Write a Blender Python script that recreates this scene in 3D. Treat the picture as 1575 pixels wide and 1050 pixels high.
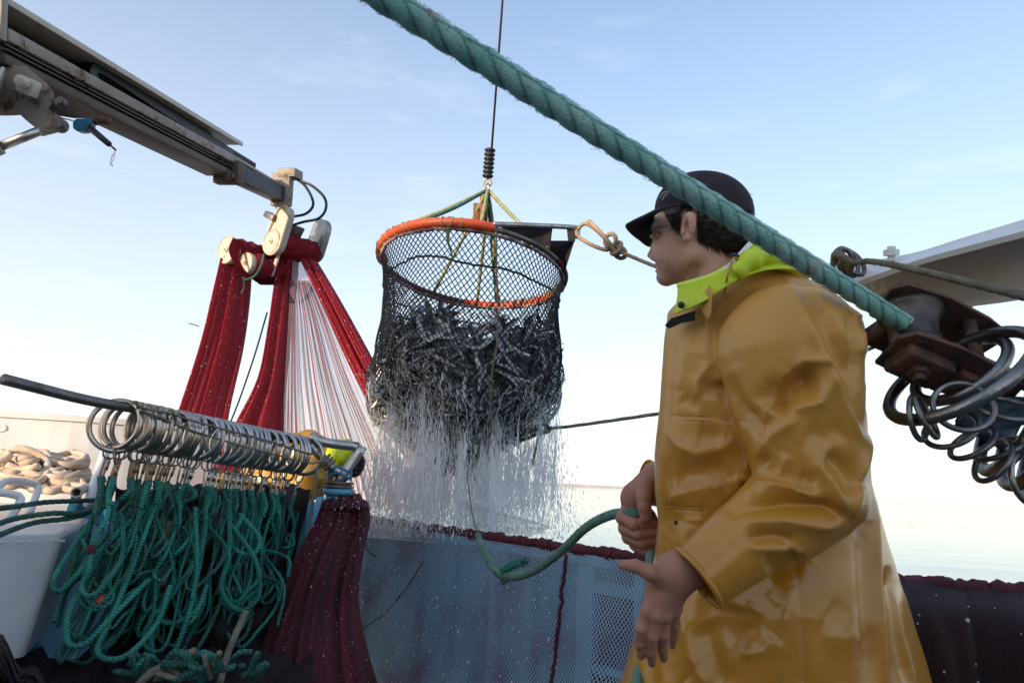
import bpy, math, random
import numpy as np
from mathutils import Vector, Matrix
R = math.radians
rng = np.random.default_rng(7); random.seed(7)
for o in list(bpy.data.objects): bpy.data.objects.remove(o)
SC = bpy.context.scene; COL = SC.collection

# ------------------------------------------------------------------ camera
F = 1050.0; CX, CY = 787.5, 525.0
CAM = np.array([0.0, 0.0, 1.05])
PITCH, ROLL = R(11.6), R(2.6)
R0 = np.array([1., 0, 0]); FW = np.array([0, math.cos(PITCH), math.sin(PITCH)]); U0 = np.array([0, -math.sin(PITCH), math.cos(PITCH)])
RT = math.cos(ROLL)*R0 + math.sin(ROLL)*U0
UP = -math.sin(ROLL)*R0 + math.cos(ROLL)*U0
cd = bpy.data.cameras.new('camera'); cam = bpy.data.objects.new('camera', cd); COL.objects.link(cam)
cd.sensor_width = 36; cd.lens = F/1575*36; cd.clip_start = 0.02; cd.clip_end = 20000
cam.matrix_world = Matrix(((RT[0], UP[0], -FW[0], CAM[0]), (RT[1], UP[1], -FW[1], CAM[1]), (RT[2], UP[2], -FW[2], CAM[2]), (0, 0, 0, 1)))
SC.camera = cam
cd.dof.use_dof = True; cd.dof.focus_distance = 2.6; cd.dof.aperture_fstop = 8.0

# ------------------------------------------------------------------ light
SUN = np.array([-0.62, -0.76, 0.21]); SUN /= np.linalg.norm(SUN)
W = bpy.data.worlds.new('World'); SC.world = W; W.use_nodes = True
nt = W.node_tree; nt.nodes.clear()
def wn(t, **k):
    n = nt.nodes.new(t)
    for a, b in k.items(): setattr(n, a, b)
    return n
sky = wn('ShaderNodeTexSky', sky_type='NISHITA', sun_disc=False, sun_elevation=math.asin(SUN[2]), sun_rotation=math.atan2(SUN[0], SUN[1]), air_density=0.9, dust_density=1.0, ozone_density=1.6)
bg = wn('ShaderNodeBackground'); bg.inputs[1].default_value = 0.15
out = wn('ShaderNodeOutputWorld')
tc = wn('ShaderNodeTexCoord'); mp = wn('ShaderNodeMapping'); mp.inputs['Scale'].default_value = (1.6, 1.6, 7.0)
nz = wn('ShaderNodeTexNoise'); nz.inputs['Scale'].default_value = 2.3; nz.inputs['Detail'].default_value = 7; nz.inputs['Roughness'].default_value = 0.62
cr = wn('ShaderNodeValToRGB'); cr.color_ramp.elements[0].position = 0.56; cr.color_ramp.elements[1].position = 0.86
cr.color_ramp.elements[1].color = (0.26, 0.26, 0.26, 1)
mx = wn('ShaderNodeMixRGB', blend_type='MIX'); mx.inputs[2].default_value = (4.2, 4.2, 4.3, 1)
# pale air towards the horizon
sx = wn('ShaderNodeSeparateXYZ'); hr = wn('ShaderNodeMapRange'); hr.inputs[1].default_value = 0.0; hr.inputs[2].default_value = 0.62; hr.inputs[3].default_value = 0.82; hr.inputs[4].default_value = 0.26
hm = wn('ShaderNodeMixRGB'); hm.inputs[2].default_value = (3.36, 3.31, 3.29, 1)
L = nt.links.new
L(tc.outputs['Generated'], mp.inputs[0]); L(mp.outputs[0], nz.inputs['Vector']); L(nz.outputs[0], cr.inputs[0])
L(tc.outputs['Generated'], sx.inputs[0]); L(sx.outputs[2], hr.inputs[0]); hs_ = wn('ShaderNodeHueSaturation'); hs_.inputs['Saturation'].default_value = 1.30; L(sky.outputs[0], hs_.inputs['Color']); L(hr.outputs[0], hm.inputs[0]); L(hs_.outputs[0], hm.inputs[1])
L(cr.outputs[0], mx.inputs[0]); L(hm.outputs[0], mx.inputs[1]); L(mx.outputs[0], bg.inputs[0]); L(bg.outputs[0], out.inputs[0])
sd = bpy.data.lights.new('sun', 'SUN'); so = bpy.data.objects.new('sun', sd); COL.objects.link(so)
sd.energy = 2.6; sd.angle = R(0.6); sd.color = (1.0, 0.80, 0.58)
so.rotation_euler = Vector(-SUN).to_track_quat('-Z', 'Y').to_euler(); so.location = (-6, -4, 8)
SC.view_settings.view_transform = 'Standard'; SC.view_settings.look = 'None'; SC.view_settings.gamma = 1; SC.view_settings.exposure = 1.20
SC.render.engine = 'CYCLES'
try:
    SC.cycles.max_bounces = 8; SC.cycles.transparent_max_bounces = 24; SC.cycles.use_denoising = True; SC.cycles.caustics_reflective = False; SC.cycles.caustics_refractive = False
except Exception: pass

# ------------------------------------------------------------------ pixel -> world helpers (1575x1050 pixels, depth in metres along the view axis)
def P(px, py, d):
    return CAM + d*(FW + (px-CX)/F*RT - (py-CY)/F*UP)
def PZ(px, py, z):
    v = FW + (px-CX)/F*RT - (py-CY)/F*UP
    return CAM + v*((z-CAM[2])/v[2])
def PC(px, py, d): return np.array([(px-CX)/F*d, -(py-CY)/F*d, d])           # camera space (right, up, forward)
def c2w(v): v = np.asarray(v); return CAM + v[..., 0:1]*RT + v[..., 1:2]*UP + v[..., 2:3]*FW
def w2c(v): v = np.asarray(v)-CAM; return np.stack([v@RT, v@UP, v@FW], -1)
def pts(lst): return np.array([P(*q) for q in lst])
def nrm(v): v = np.asarray(v, float); return v/np.linalg.norm(v)
def spline(p, n, closed=False):
    p = np.asarray(p, float)
    if closed: q = np.vstack([p[-1], p, p[0], p[1]])
    else: q = np.vstack([2*p[0]-p[1], p, 2*p[-1]-p[-2]])
    m = len(q)-3
    t = np.linspace(0, m, n, endpoint=not closed); i = np.minimum(t.astype(int), m-1); f = (t-i)[:, None]
    a, b, c, d = q[i], q[i+1], q[i+2], q[i+3]
    return 0.5*((2*b)+(-a+c)*f+(2*a-5*b+4*c-d)*f*f+(-a+3*b-3*c+d)*f**3)
def resample(p, step):
    p = spline(p, max(40, len(p)*16)); s = np.r_[0, np.cumsum(np.linalg.norm(np.diff(p, axis=0), axis=1))]
    n = max(3, int(s[-1]/step)+1); t = np.linspace(0, s[-1], n)
    return np.stack([np.interp(t, s, p[:, k]) for k in range(3)], 1)

# ------------------------------------------------------------------ mesh builder
class MB:
    def __init__(s): s.v = []; s.f = []; s.n = 0; s.uv = []; s.hasuv = False
    def add(s, v, f, uv=None):
        v = np.asarray(v, float); s.v.append(v)
        if uv is None: uv = np.zeros((len(v), 3))
        else: s.hasuv = True
        s.uv.append(uv)
        s.f += [tuple(int(i)+s.n for i in q) for q in f]; s.n += len(v); return s
    def box(s, c, ax, ay, az, bev=0.0):
        c, ax, ay, az = (np.asarray(q, float) for q in (c, ax, ay, az))     # half-axis vectors
        if bev <= 0:
            v = [c+i*ax+j*ay+k*az for i in (-1, 1) for j in (-1, 1) for k in (-1, 1)]
            return s.add(v, [(0, 1, 3, 2), (4, 6, 7, 5), (0, 4, 5, 1), (2, 3, 7, 6), (0, 2, 6, 4), (1, 5, 7, 3)])
        bm = __import__('bmesh').new(); import bmesh
        bmesh.ops.create_cube(bm, size=2)
        lx, ly, lz = (np.linalg.norm(q) for q in (ax, ay, az))
        for w in bm.verts: w.co = (w.co.x*lx, w.co.y*ly, w.co.z*lz)
        bmesh.ops.bevel(bm, geom=bm.edges[:], offset=min(bev, .45*min(lx, ly, lz)*2), segments=2, affect='EDGES', profile=.5)
        bm.verts.index_update()
        v = np.array([tuple(w.co) for w in bm.verts]); f = [tuple(q.index for q in g.verts) for g in bm.faces]; bm.free()
        return s.add(c+v[:, :1]*ax/lx+v[:, 1:2]*ay/ly+v[:, 2:3]*az/lz, f)
    def grid(s, g, wrapu=False, wrapv=False, uv=None):
        g = np.asarray(g); a, b = g.shape[:2]; idx = np.arange(a*b).reshape(a, b)
        if wrapu: idx = np.vstack([idx, idx[:1]])
        if wrapv: idx = np.hstack([idx, idx[:, :1]])
        f = np.stack([idx[:-1, :-1], idx[1:, :-1], idx[1:, 1:], idx[:-1, 1:]], -1).reshape(-1, 4)
        return s.add(g.reshape(-1, 3), f.tolist(), None if uv is None else np.asarray(uv).reshape(-1, 3))
    def frames(s, p):
        t = np.gradient(p, axis=0); t /= np.linalg.norm(t, axis=1)[:, None]+1e-12
        a = np.array([0, 0, 1.]) if abs(t[0][2]) < .9 else np.array([1., 0, 0])
        n = np.cross(t[0], a); n /= np.linalg.norm(n); N = [n]
        for i in range(1, len(p)):
            n = N[-1]-t[i]*np.dot(N[-1], t[i]); n /= np.linalg.norm(n)+1e-12; N.append(n)
        N = np.array(N); return t, N, np.cross(t, N)
    def tube(s, p, r, n=8, cap=True, lobes=0, pitch=.1, depth=.2, ph=0.0):
        p = np.asarray(p, float); t, N, B = s.frames(p)
        r = np.broadcast_to(np.asarray(r, float), (len(p),))
        th = np.linspace(0, 2*math.pi, n, endpoint=False)
        rr = r[:, None]*np.ones(n)
        if lobes:
            L_ = np.r_[0, np.cumsum(np.linalg.norm(np.diff(p, axis=0), axis=1))]
            a = th[None]-2*math.pi*L_[:, None]/pitch+ph
            rr = rr*(1-depth+depth*np.abs(np.cos(lobes/2*a)))
        g = p[:, None]+rr[..., None]*(np.cos(th)[None, :, None]*N[:, None]+np.sin(th)[None, :, None]*B[:, None])
        L_ = np.r_[0, np.cumsum(np.linalg.norm(np.diff(p, axis=0), axis=1))]
        uv = np.zeros(g.shape); uv[..., 0] = L_[:, None]; uv[..., 1] = th[None]
        s.grid(g, wrapv=True, uv=uv)
        if cap:
            b = s.n-len(p)*n
            s.f.append(tuple(b+i for i in range(n))); s.f.append(tuple(b+(len(p)-1)*n+i for i in reversed(range(n))))
        return s
    def torus(s, c, nrml, Rr, r, n=36, m=8, sq=1.0, xd=None):
        nrml = nrm(nrml); a = np.array([0, 0, 1.]) if abs(nrml[2]) < .9 else np.array([1., 0, 0])
        x = nrm(np.cross(a, nrml)) if xd is None else nrm(np.asarray(xd)-nrml*np.dot(xd, nrml)); y = np.cross(nrml, x)
        A = np.linspace(0, 2*math.pi, n, endpoint=False); Bq = np.linspace(0, 2*math.pi, m, endpoint=False)
        e = np.cos(A)[:, None]*x+np.sin(A)[:, None]*y*sq
        g = np.asarray(c)+e[:, None]*Rr+r*(np.cos(Bq)[None, :, None]*e[:, None]+np.sin(Bq)[None, :, None]*nrml)
        return s.grid(g, True, True)
    def lathe(s, c, ax, prof, n=24):
        """prof: list of (along, radius)"""
        ax = nrm(ax); a = np.array([0, 0, 1.]) if abs(ax[2]) < .9 else np.array([1., 0, 0])
        x = nrm(np.cross(a, ax)); y = np.cross(ax, x); A = np.linspace(0, 2*math.pi, n, endpoint=False)
        e = np.cos(A)[:, None]*x+np.sin(A)[:, None]*y
        g = np.array([np.asarray(c)+ax*h+e*max(r, 1e-4) for h, r in prof])
        b = s.n; s.grid(g, wrapv=True)
        s.f.append(tuple(b+i for i in range(n))); s.f.append(tuple(b+(len(prof)-1)*n+i for i in reversed(range(n))))
        return s
    def prism(s, poly, ext):
        poly = np.asarray(poly, float); n = len(poly); v = np.vstack([poly, poly+np.asarray(ext)])
        f = [tuple(range(n)), tuple(reversed(range(n, 2*n)))]+[(i, i+n, (i+1) % n+n, (i+1) % n) for i in range(n)]
        return s.add(v, f)
    def ell(s, c, ax, ay, az, n=14, m=9):
        A = np.linspace(0, 2*math.pi, n, endpoint=False); Bq = np.linspace(-math.pi/2, math.pi/2, m)
        g = np.asarray(c)+np.cos(Bq)[:, None, None]*(np.cos(A)[None, :, None]*np.asarray(ax)+np.sin(A)[None, :, None]*np.asarray(ay))+np.sin(Bq)[:, None, None]*np.asarray(az)
        return s.grid(g, wrapv=True)
    def build(s, name, mat, parent=None, smooth=True, col=None, auto=None):
        me = bpy.data.meshes.new(name); v = np.vstack(s.v)
        me.from_pydata(v.tolist(), [], s.f)
        me.validate()
        if len(me.vertices) == len(v):
            if s.hasuv:
                at = me.attributes.new('uvm', 'FLOAT_VECTOR', 'POINT'); at.data.foreach_set('vector', np.vstack(s.uv).ravel())
            if col is not None:
                at = me.color_attributes.new('Col', 'FLOAT_COLOR', 'POINT'); at.data.foreach_set('color', np.c_[col, np.ones(len(v))].ravel())
        if smooth: me.polygons.foreach_set('use_smooth', [True]*len(me.polygons))
        if auto:
            import bmesh
            bm = bmesh.new(); bm.from_mesh(me); bmesh.ops.recalc_face_normals(bm, faces=bm.faces)
            for e in bm.edges:
                if len(e.link_faces) == 2 and e.calc_face_angle(0) > R(auto): e.smooth = False
            bm.to_mesh(me); bm.free()
        me.materials.append(mat); me.update()
        o = bpy.data.objects.new(name, me); COL.objects.link(o)
        if parent is not None:
            o.parent = parent; o.matrix_parent_inverse = Matrix.Translation(parent.location).inverted() if parent.type == 'EMPTY' else Matrix.Identity(4)
        return o
def tag(o, label=None, cat=None, group=None, kind=None):
    if label: o['label'] = label
    if cat: o['category'] = cat
    if group: o['group'] = group
    if kind: o['kind'] = kind
    return o
def thing(name, label, cat, loc=(0, 0, 0), group=None):
    e = bpy.data.objects.new(name, None); COL.objects.link(e); e.location = tuple(float(q) for q in loc); e.empty_display_size = .1
    return tag(e, label, cat, group)
def copy_tree(o, parent=None):
    c = o.copy(); COL.objects.link(c)
    if parent is not None: c.parent = parent; c.matrix_parent_inverse = o.matrix_parent_inverse.copy()
    for ch in list(o.children): copy_tree(ch, c)
    return c

# ------------------------------------------------------------------ materials
def mat(name, col, rough=.5, metal=0., col2=None, nscale=8., ndetail=5., lo=.35, hi=.7, bump=0., bscale=60., coat=0., trans=0., attr=None, stretch=None, rough2=None, spec=.5, sss=0., alpha=1., uv=False, bstretch=None, dirt=None, lay=0):
    m = bpy.data.materials.new(name); m.use_nodes = True; t = m.node_tree; b = t.nodes['Principled BSDF']
    def N(k, **kw):
        n = t.nodes.new(k)
        for a, v in kw.items(): setattr(n, a, v)
        return n
    l = t.links.new
    b.inputs['Base Color'].default_value = (*col, 1); b.inputs['Roughness'].default_value = rough; b.inputs['Metallic'].default_value = metal
    b.inputs['Coat Weight'].default_value = coat; b.inputs['Coat Roughness'].default_value = .12; b.inputs['Specular IOR Level'].default_value = spec; b.inputs['Alpha'].default_value = alpha
    if sss: b.inputs['Subsurface Weight'].default_value = sss; b.inputs['Subsurface Radius'].default_value = (.012, .005, .003); b.inputs['Subsurface Scale'].default_value = 1
    if uv:
        src = N('ShaderNodeAttribute', attribute_name='uvm').outputs['Vector']
    else: src = N('ShaderNodeTexCoord').outputs['Object']
    def vec(st):
        if st is None: return src
        q = N('ShaderNodeMapping'); q.inputs['Scale'].default_value = st; l(src, q.inputs[0]); return q.outputs[0]
    cur = None
    if attr:
        a = N('ShaderNodeAttribute', attribute_name=attr); cur = a.outputs['Color']
    if col2 is not None:
        n = N('ShaderNodeTexNoise'); n.inputs['Scale'].default_value = nscale; n.inputs['Detail'].default_value = ndetail; l(vec(stretch), n.inputs['Vector'])
        r = N('ShaderNodeMapRange'); r.inputs[1].default_value = lo; r.inputs[2].default_value = hi; l(n.outputs[0], r.inputs[0])
        x = N('ShaderNodeMixRGB'); x.inputs[1].default_value = (*col, 1); x.inputs[2].default_value = (*col2, 1); l(r.outputs[0], x.inputs[0])
        if attr: l(cur, x.inputs[1])
        cur = x.outputs[0]
        if rough2 is not None:
            y = N('ShaderNodeMapRange'); y.inputs[3].default_value = rough; y.inputs[4].default_value = rough2; l(r.outputs[0], y.inputs[0]); l(y.outputs[0], b.inputs['Roughness'])
    if dirt is not None:           # sharp-edged rust/dirt spots: (colour, scale, threshold)
        n = N('ShaderNodeTexNoise'); n.inputs['Scale'].default_value = dirt[1]; n.inputs['Detail'].default_value = 8; n.inputs['Roughness'].default_value = .7; l(src, n.inputs['Vector'])
        r = N('ShaderNodeMapRange'); r.inputs[1].default_value = dirt[2]; r.inputs[2].default_value = dirt[2]+.07; l(n.outputs[0], r.inputs[0])
        x = N('ShaderNodeMixRGB'); x.inputs[2].default_value = (*dirt[0], 1); l(r.outputs[0], x.inputs[0])
        if cur is not None: l(cur, x.inputs[1])
        else: x.inputs[1].default_value = (*col, 1)
        cur = x.outputs[0]
    hlay = None
    if lay:                        # the grooves between the strands of a laid rope, from the tube's own length and angle
        at_ = N('ShaderNodeAttribute', attribute_name='uvm'); sp_ = N('ShaderNodeSeparateXYZ'); l(at_.outputs['Vector'], sp_.inputs[0])
        m1 = N('ShaderNodeMath', operation='MULTIPLY'); m1.inputs[1].default_value = -2*math.pi/lay; l(sp_.outputs[0], m1.inputs[0])
        m2 = N('ShaderNodeMath', operation='ADD'); l(m1.outputs[0], m2.inputs[0]); l(sp_.outputs[1], m2.inputs[1])
        m3 = N('ShaderNodeMath', operation='MULTIPLY'); m3.inputs[1].default_value = 1.5; l(m2.outputs[0], m3.inputs[0])
        m4 = N('ShaderNodeMath', operation='COSINE'); l(m3.outputs[0], m4.inputs[0]); m5 = N('ShaderNodeMath', operation='ABSOLUTE'); l(m4.outputs[0], m5.inputs[0]); hlay = m5.outputs[0]
        r = N('ShaderNodeMapRange'); r.inputs[1].default_value = .0; r.inputs[2].default_value = .42; r.inputs[3].default_value = .45; r.inputs[4].default_value = 1.0; l(hlay, r.inputs[0])
        x = N('ShaderNodeMixRGB', blend_type='MULTIPLY'); x.inputs[0].default_value = 1; x.inputs[1].default_value = (*col, 1); l(r.outputs[0], x.inputs[2])
        if cur is not None: l(cur, x.inputs[1])
        cur = x.outputs[0]
    if cur is not None: l(cur, b.inputs['Base Color'])
    if bump:
        n = N('ShaderNodeTexNoise'); n.inputs['Scale'].default_value = bscale; n.inputs['Detail'].default_value = 4; l(vec(bstretch), n.inputs['Vector'])
        q = N('ShaderNodeBump'); q.inputs['Strength'].default_value = bump; q.inputs['Distance'].default_value = .01; l(n.outputs[0], q.inputs['Height']); l(q.outputs[0], b.inputs['Normal'])
        if hlay is not None:
            q2 = N('ShaderNodeBump'); q2.inputs['Strength'].default_value = .8; q2.inputs['Distance'].default_value = .004; l(hlay, q2.inputs['Height']); l(q.outputs[0], q2.inputs['Normal']); l(q2.outputs[0], b.inputs['Normal'])
    if trans:
        tr = N('ShaderNodeBsdfTranslucent'); s = N('ShaderNodeMixShader'); s.inputs[0].default_value = trans
        if cur is not None: l(cur, tr.inputs[0])
        else: tr.inputs[0].default_value = (*col, 1)
        o = t.nodes['Material Output']; l(b.outputs[0], s.inputs[1]); l(tr.outputs[0], s.inputs[2]); l(s.outputs[0], o.inputs[0])
    return m
M = {}
M['green_rope'] = mat('green_rope', (.030, .32, .235), .7, col2=(.012, .14, .105), nscale=9, bump=.5, bscale=300, rough2=.85, lay=.036)
M['green_rope2'] = mat('green_rope_pale', (.06, .22, .175), .8, col2=(.015, .10, .08), nscale=14, bump=.5, bscale=300, lay=.036)
M['hero_rope'] = mat('hero_rope', (.46, .76, .66), .85, col2=(.24, .56, .465), nscale=16, lo=.38, hi=.72, bump=.6, bscale=520, dirt=((.46, .45, .40), 5, .565), lay=.125)
M['held_rope'] = mat('held_rope', (.15, .29, .22), .8, col2=(.08, .17, .13), nscale=25, bump=.6, bscale=400, dirt=((.30, .24, .17), 18, .62))
M['beige_rope'] = mat('beige_rope', (.68, .54, .41), .85, col2=(.46, .33, .23), nscale=10, bump=.6, bscale=200)
M['grey_rope'] = mat('grey_rope', (.25, .22, .17), .85, col2=(.13, .12, .09), nscale=30, bump=.6, bscale=300)
M['steel'] = mat('steel', (.55, .54, .53), .30, 1., col2=(.33, .30, .27), nscale=20, rough2=.45, bump=.06, bscale=120)
M['dull_steel'] = mat('dull_steel', (.23, .21, .20), .42, .9, col2=(.13, .11, .10), nscale=15, rough2=.6, bump=.1, bscale=100)
M['dark_steel'] = mat('dark_steel', (.25, .245, .24), .30, 1., col2=(.11, .105, .10), nscale=16, rough2=.5, bump=.12, bscale=120)
M['rust'] = mat('rust', (.17, .078, .05), .85, .1, col2=(.05, .033, .028), nscale=25, bump=.5, bscale=90, dirt=((.28, .21, .17), 20, .66))
M['cream'] = mat('cream_paint', (.60, .53, .43), .5, col2=(.50, .42, .33), nscale=8, dirt=((.20, .10, .05), 12, .60), bump=.1, bscale=60)
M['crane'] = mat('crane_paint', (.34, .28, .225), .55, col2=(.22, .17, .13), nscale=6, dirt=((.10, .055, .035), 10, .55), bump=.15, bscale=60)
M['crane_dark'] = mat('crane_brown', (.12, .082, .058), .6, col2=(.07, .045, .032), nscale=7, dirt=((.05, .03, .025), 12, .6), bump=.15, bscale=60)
M['white'] = mat('white_paint', (.76, .74, .72), .4, col2=(.66, .64, .62), nscale=4, dirt=((.36, .29, .23), 9, .66), bump=.04, bscale=30)
M['white_grey'] = mat('hatch_paint', (.62, .62, .64), .35, col2=(.52, .52, .55), nscale=4, dirt=((.30, .24, .19), 10, .66), bump=.05, bscale=40)
M['blue'] = mat('blue_paint', (.035, .235, .38), .4, col2=(.015, .15, .27), nscale=5, dirt=((.02, .05, .07), 12, .66), bump=.08, bscale=40)
M['blue2'] = mat('pale_blue_paint', (.10, .36, .52), .45, col2=(.07, .27, .42), nscale=5)
M['black'] = mat('black_rubber', (.014, .014, .017), .45, bump=.1)
M['grey_paint'] = mat('grey_extension', (.075, .075, .085), .4, .3, col2=(.05, .05, .055), nscale=20, dirt=((.2, .2, .2), 30, .72))
M['orange'] = mat('orange_hose', (.75, .10, .03), .45, col2=(.60, .07, .025), nscale=15, bump=.1)
M['wood'] = mat('weathered_wood', (.26, .12, .06), .8, col2=(.13, .06, .03), nscale=20, stretch=(1, 1, .1))
M['skin'] = mat('skin', (.62, .35, .24), .44, attr='Col', col2=(.50, .20, .13), nscale=40, lo=.58, hi=1.15, bump=.28, bscale=350, sss=.12, spec=.4)
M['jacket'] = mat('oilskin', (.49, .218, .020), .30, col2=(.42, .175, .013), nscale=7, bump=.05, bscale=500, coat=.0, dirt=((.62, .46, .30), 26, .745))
def wet_shade_below(m, z0, z1, dry, wet, cw):       # wet gloss lower down, dry shoulders; shade on the lower coat is painted in
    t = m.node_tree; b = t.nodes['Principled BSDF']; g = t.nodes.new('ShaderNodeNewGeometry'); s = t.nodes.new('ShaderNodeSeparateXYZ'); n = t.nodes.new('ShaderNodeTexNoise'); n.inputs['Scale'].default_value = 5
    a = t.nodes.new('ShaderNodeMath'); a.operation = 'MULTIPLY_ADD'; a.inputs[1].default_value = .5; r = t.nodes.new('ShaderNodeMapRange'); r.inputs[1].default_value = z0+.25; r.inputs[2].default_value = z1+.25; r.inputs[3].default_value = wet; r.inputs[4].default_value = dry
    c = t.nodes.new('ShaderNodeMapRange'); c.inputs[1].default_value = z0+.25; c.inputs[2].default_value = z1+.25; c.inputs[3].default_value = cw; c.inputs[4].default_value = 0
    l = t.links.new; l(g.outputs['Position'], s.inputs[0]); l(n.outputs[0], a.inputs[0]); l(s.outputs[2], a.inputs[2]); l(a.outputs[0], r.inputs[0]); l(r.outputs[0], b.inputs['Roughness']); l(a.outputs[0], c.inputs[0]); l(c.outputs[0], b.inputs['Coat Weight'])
    k = t.nodes.new('ShaderNodeMapRange'); k.inputs[1].default_value = z0+.25; k.inputs[2].default_value = z1+.25; k.inputs[4].default_value = .75; x = t.nodes.new('ShaderNodeMixRGB'); x.inputs[2].default_value = (.72, .385, .10, 1); src = b.inputs['Base Color'].links[0].from_socket; l(a.outputs[0], k.inputs[0]); l(k.outputs[0], x.inputs[0]); l(src, x.inputs[1]); l(x.outputs[0], b.inputs['Base Color'])  # base colour paler on the shoulders, darker below: shade put into the colour
wet_shade_below(M['jacket'], .95, 1.45, .50, .30, .20)
M['lime'] = mat('lime_cloth', (.62, .74, .02), .5, col2=(.50, .62, .015), nscale=12, bump=.2, bscale=250)
M['black_cloth'] = mat('black_cloth', (.010, .010, .013), .9, bump=.3, bscale=300)
M['cap'] = mat('cap_cloth', (.022, .013, .017), .85, col2=(.014, .009, .012), nscale=30, bump=.3, bscale=500)
M['hair'] = mat('hair', (.040, .022, .013), .5, col2=(.018, .010, .007), nscale=60, bump=.5, bscale=120)
M['yellow'] = mat('yellow_oilskin', (.46, .25, .03), .35, col2=(.34, .17, .02), nscale=10, coat=.3)
M['red_rubber'] = mat('red_rubber', (.62, .06, .02), .4, coat=.3)
M['red_net'] = mat('red_net', (.56, .022, .055), .7, col2=(.19, .009, .026), nscale=1.0, ndetail=6, lo=.46, hi=.70, stretch=(26, 1.1, 1), uv=True, bump=.8, bscale=1.0, bstretch=(240, 200, 1), trans=.5, alpha=.84)
M['bright_net'] = mat('bright_net', (.66, .045, .065), .7, col2=(.30, .012, .03), nscale=1.0, ndetail=6, stretch=(20, 1.2, 1), uv=True, bump=.6, bscale=1.0, bstretch=(260, 260, 1), trans=.35)
M['dark_net'] = mat('dark_net', (.13, .012, .028), .75, col2=(.035, .005, .011), nscale=1.0, ndetail=6, lo=.4, hi=.68, stretch=(9, 2.0, 1), uv=True, bump=.9, bscale=1.0, bstretch=(220, 220, 1))
M['sea_net'] = mat('wet_black_net', (.030, .005, .010), .8, col2=(.010, .003, .005), nscale=1.0, ndetail=6, lo=.4, hi=.68, stretch=(7, 3, 1), uv=True, bump=1., bscale=1.0, bstretch=(240, 160, 1))
M['black_net'] = mat('black_net', (.020, .006, .010), .85, col2=(.006, .005, .007), nscale=9, bump=1., bscale=160)
M['maroon'] = mat('maroon_cord', (.12, .012, .028), .8, col2=(.06, .008, .016), nscale=30, bump=.8, bscale=200)
M['twine'] = mat('black_twine', (.013, .013, .015), .5)
M['deck'] = mat('deck_paint', (.10, .14, .17), .6, col2=(.06, .09, .11), nscale=5, bump=.2, bscale=40)
M['float'] = mat('white_float', (.80, .78, .74), .5)
M['gull'] = mat('gull_feather', (.80, .74, .68), .8, col2=(.62, .50, .40), nscale=3)
M['stone'] = mat('breakwater_stone', (.42, .42, .44), .9, col2=(.33, .33, .35), nscale=.05)
M['weed'] = mat('seaweed', (.07, .12, .02), .5)
M['yellow_rope'] = mat('yellow_rope', (.45, .38, .17), .8, col2=(.22, .28, .13), nscale=25, bump=.6, bscale=250)
M['amber'] = mat('amber_steel', (.42, .30, .19), .4, .6, col2=(.28, .17, .10), nscale=25)
def nodemat(name):
    m = bpy.data.materials.new(name); m.use_nodes = True; t = m.node_tree
    return m, t, t.nodes['Principled BSDF'], t.nodes['Material Output']
def nd(t, k, **kw):
    n = t.nodes.new(k)
    for a, v in kw.items():
        if a.startswith('i_'): n.inputs[int(a[2:])].default_value = v
        else: setattr(n, a, v)
    return n
# sea
m, t, b, o = nodemat('sea_water'); M['sea'] = m
b.inputs['Base Color'].default_value = (.045, .07, .10, 1); b.inputs['Roughness'].default_value = .05; b.inputs['IOR'].default_value = 1.33
c = nd(t, 'ShaderNodeTexCoord'); q = nd(t, 'ShaderNodeMapping'); q.inputs['Scale'].default_value = (.35, 1.0, 1); t.links.new(c.outputs['Object'], q.inputs[0])
n1 = nd(t, 'ShaderNodeTexNoise'); n1.inputs['Scale'].default_value = .45; n1.inputs['Detail'].default_value = 5; t.links.new(q.outputs[0], n1.inputs['Vector'])
n2 = nd(t, 'ShaderNodeBump'); n2.inputs['Strength'].default_value = .16; n2.inputs['Distance'].default_value = .25; t.links.new(n1.outputs[0], n2.inputs['Height']); t.links.new(n2.outputs[0], b.inputs['Normal'])
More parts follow.
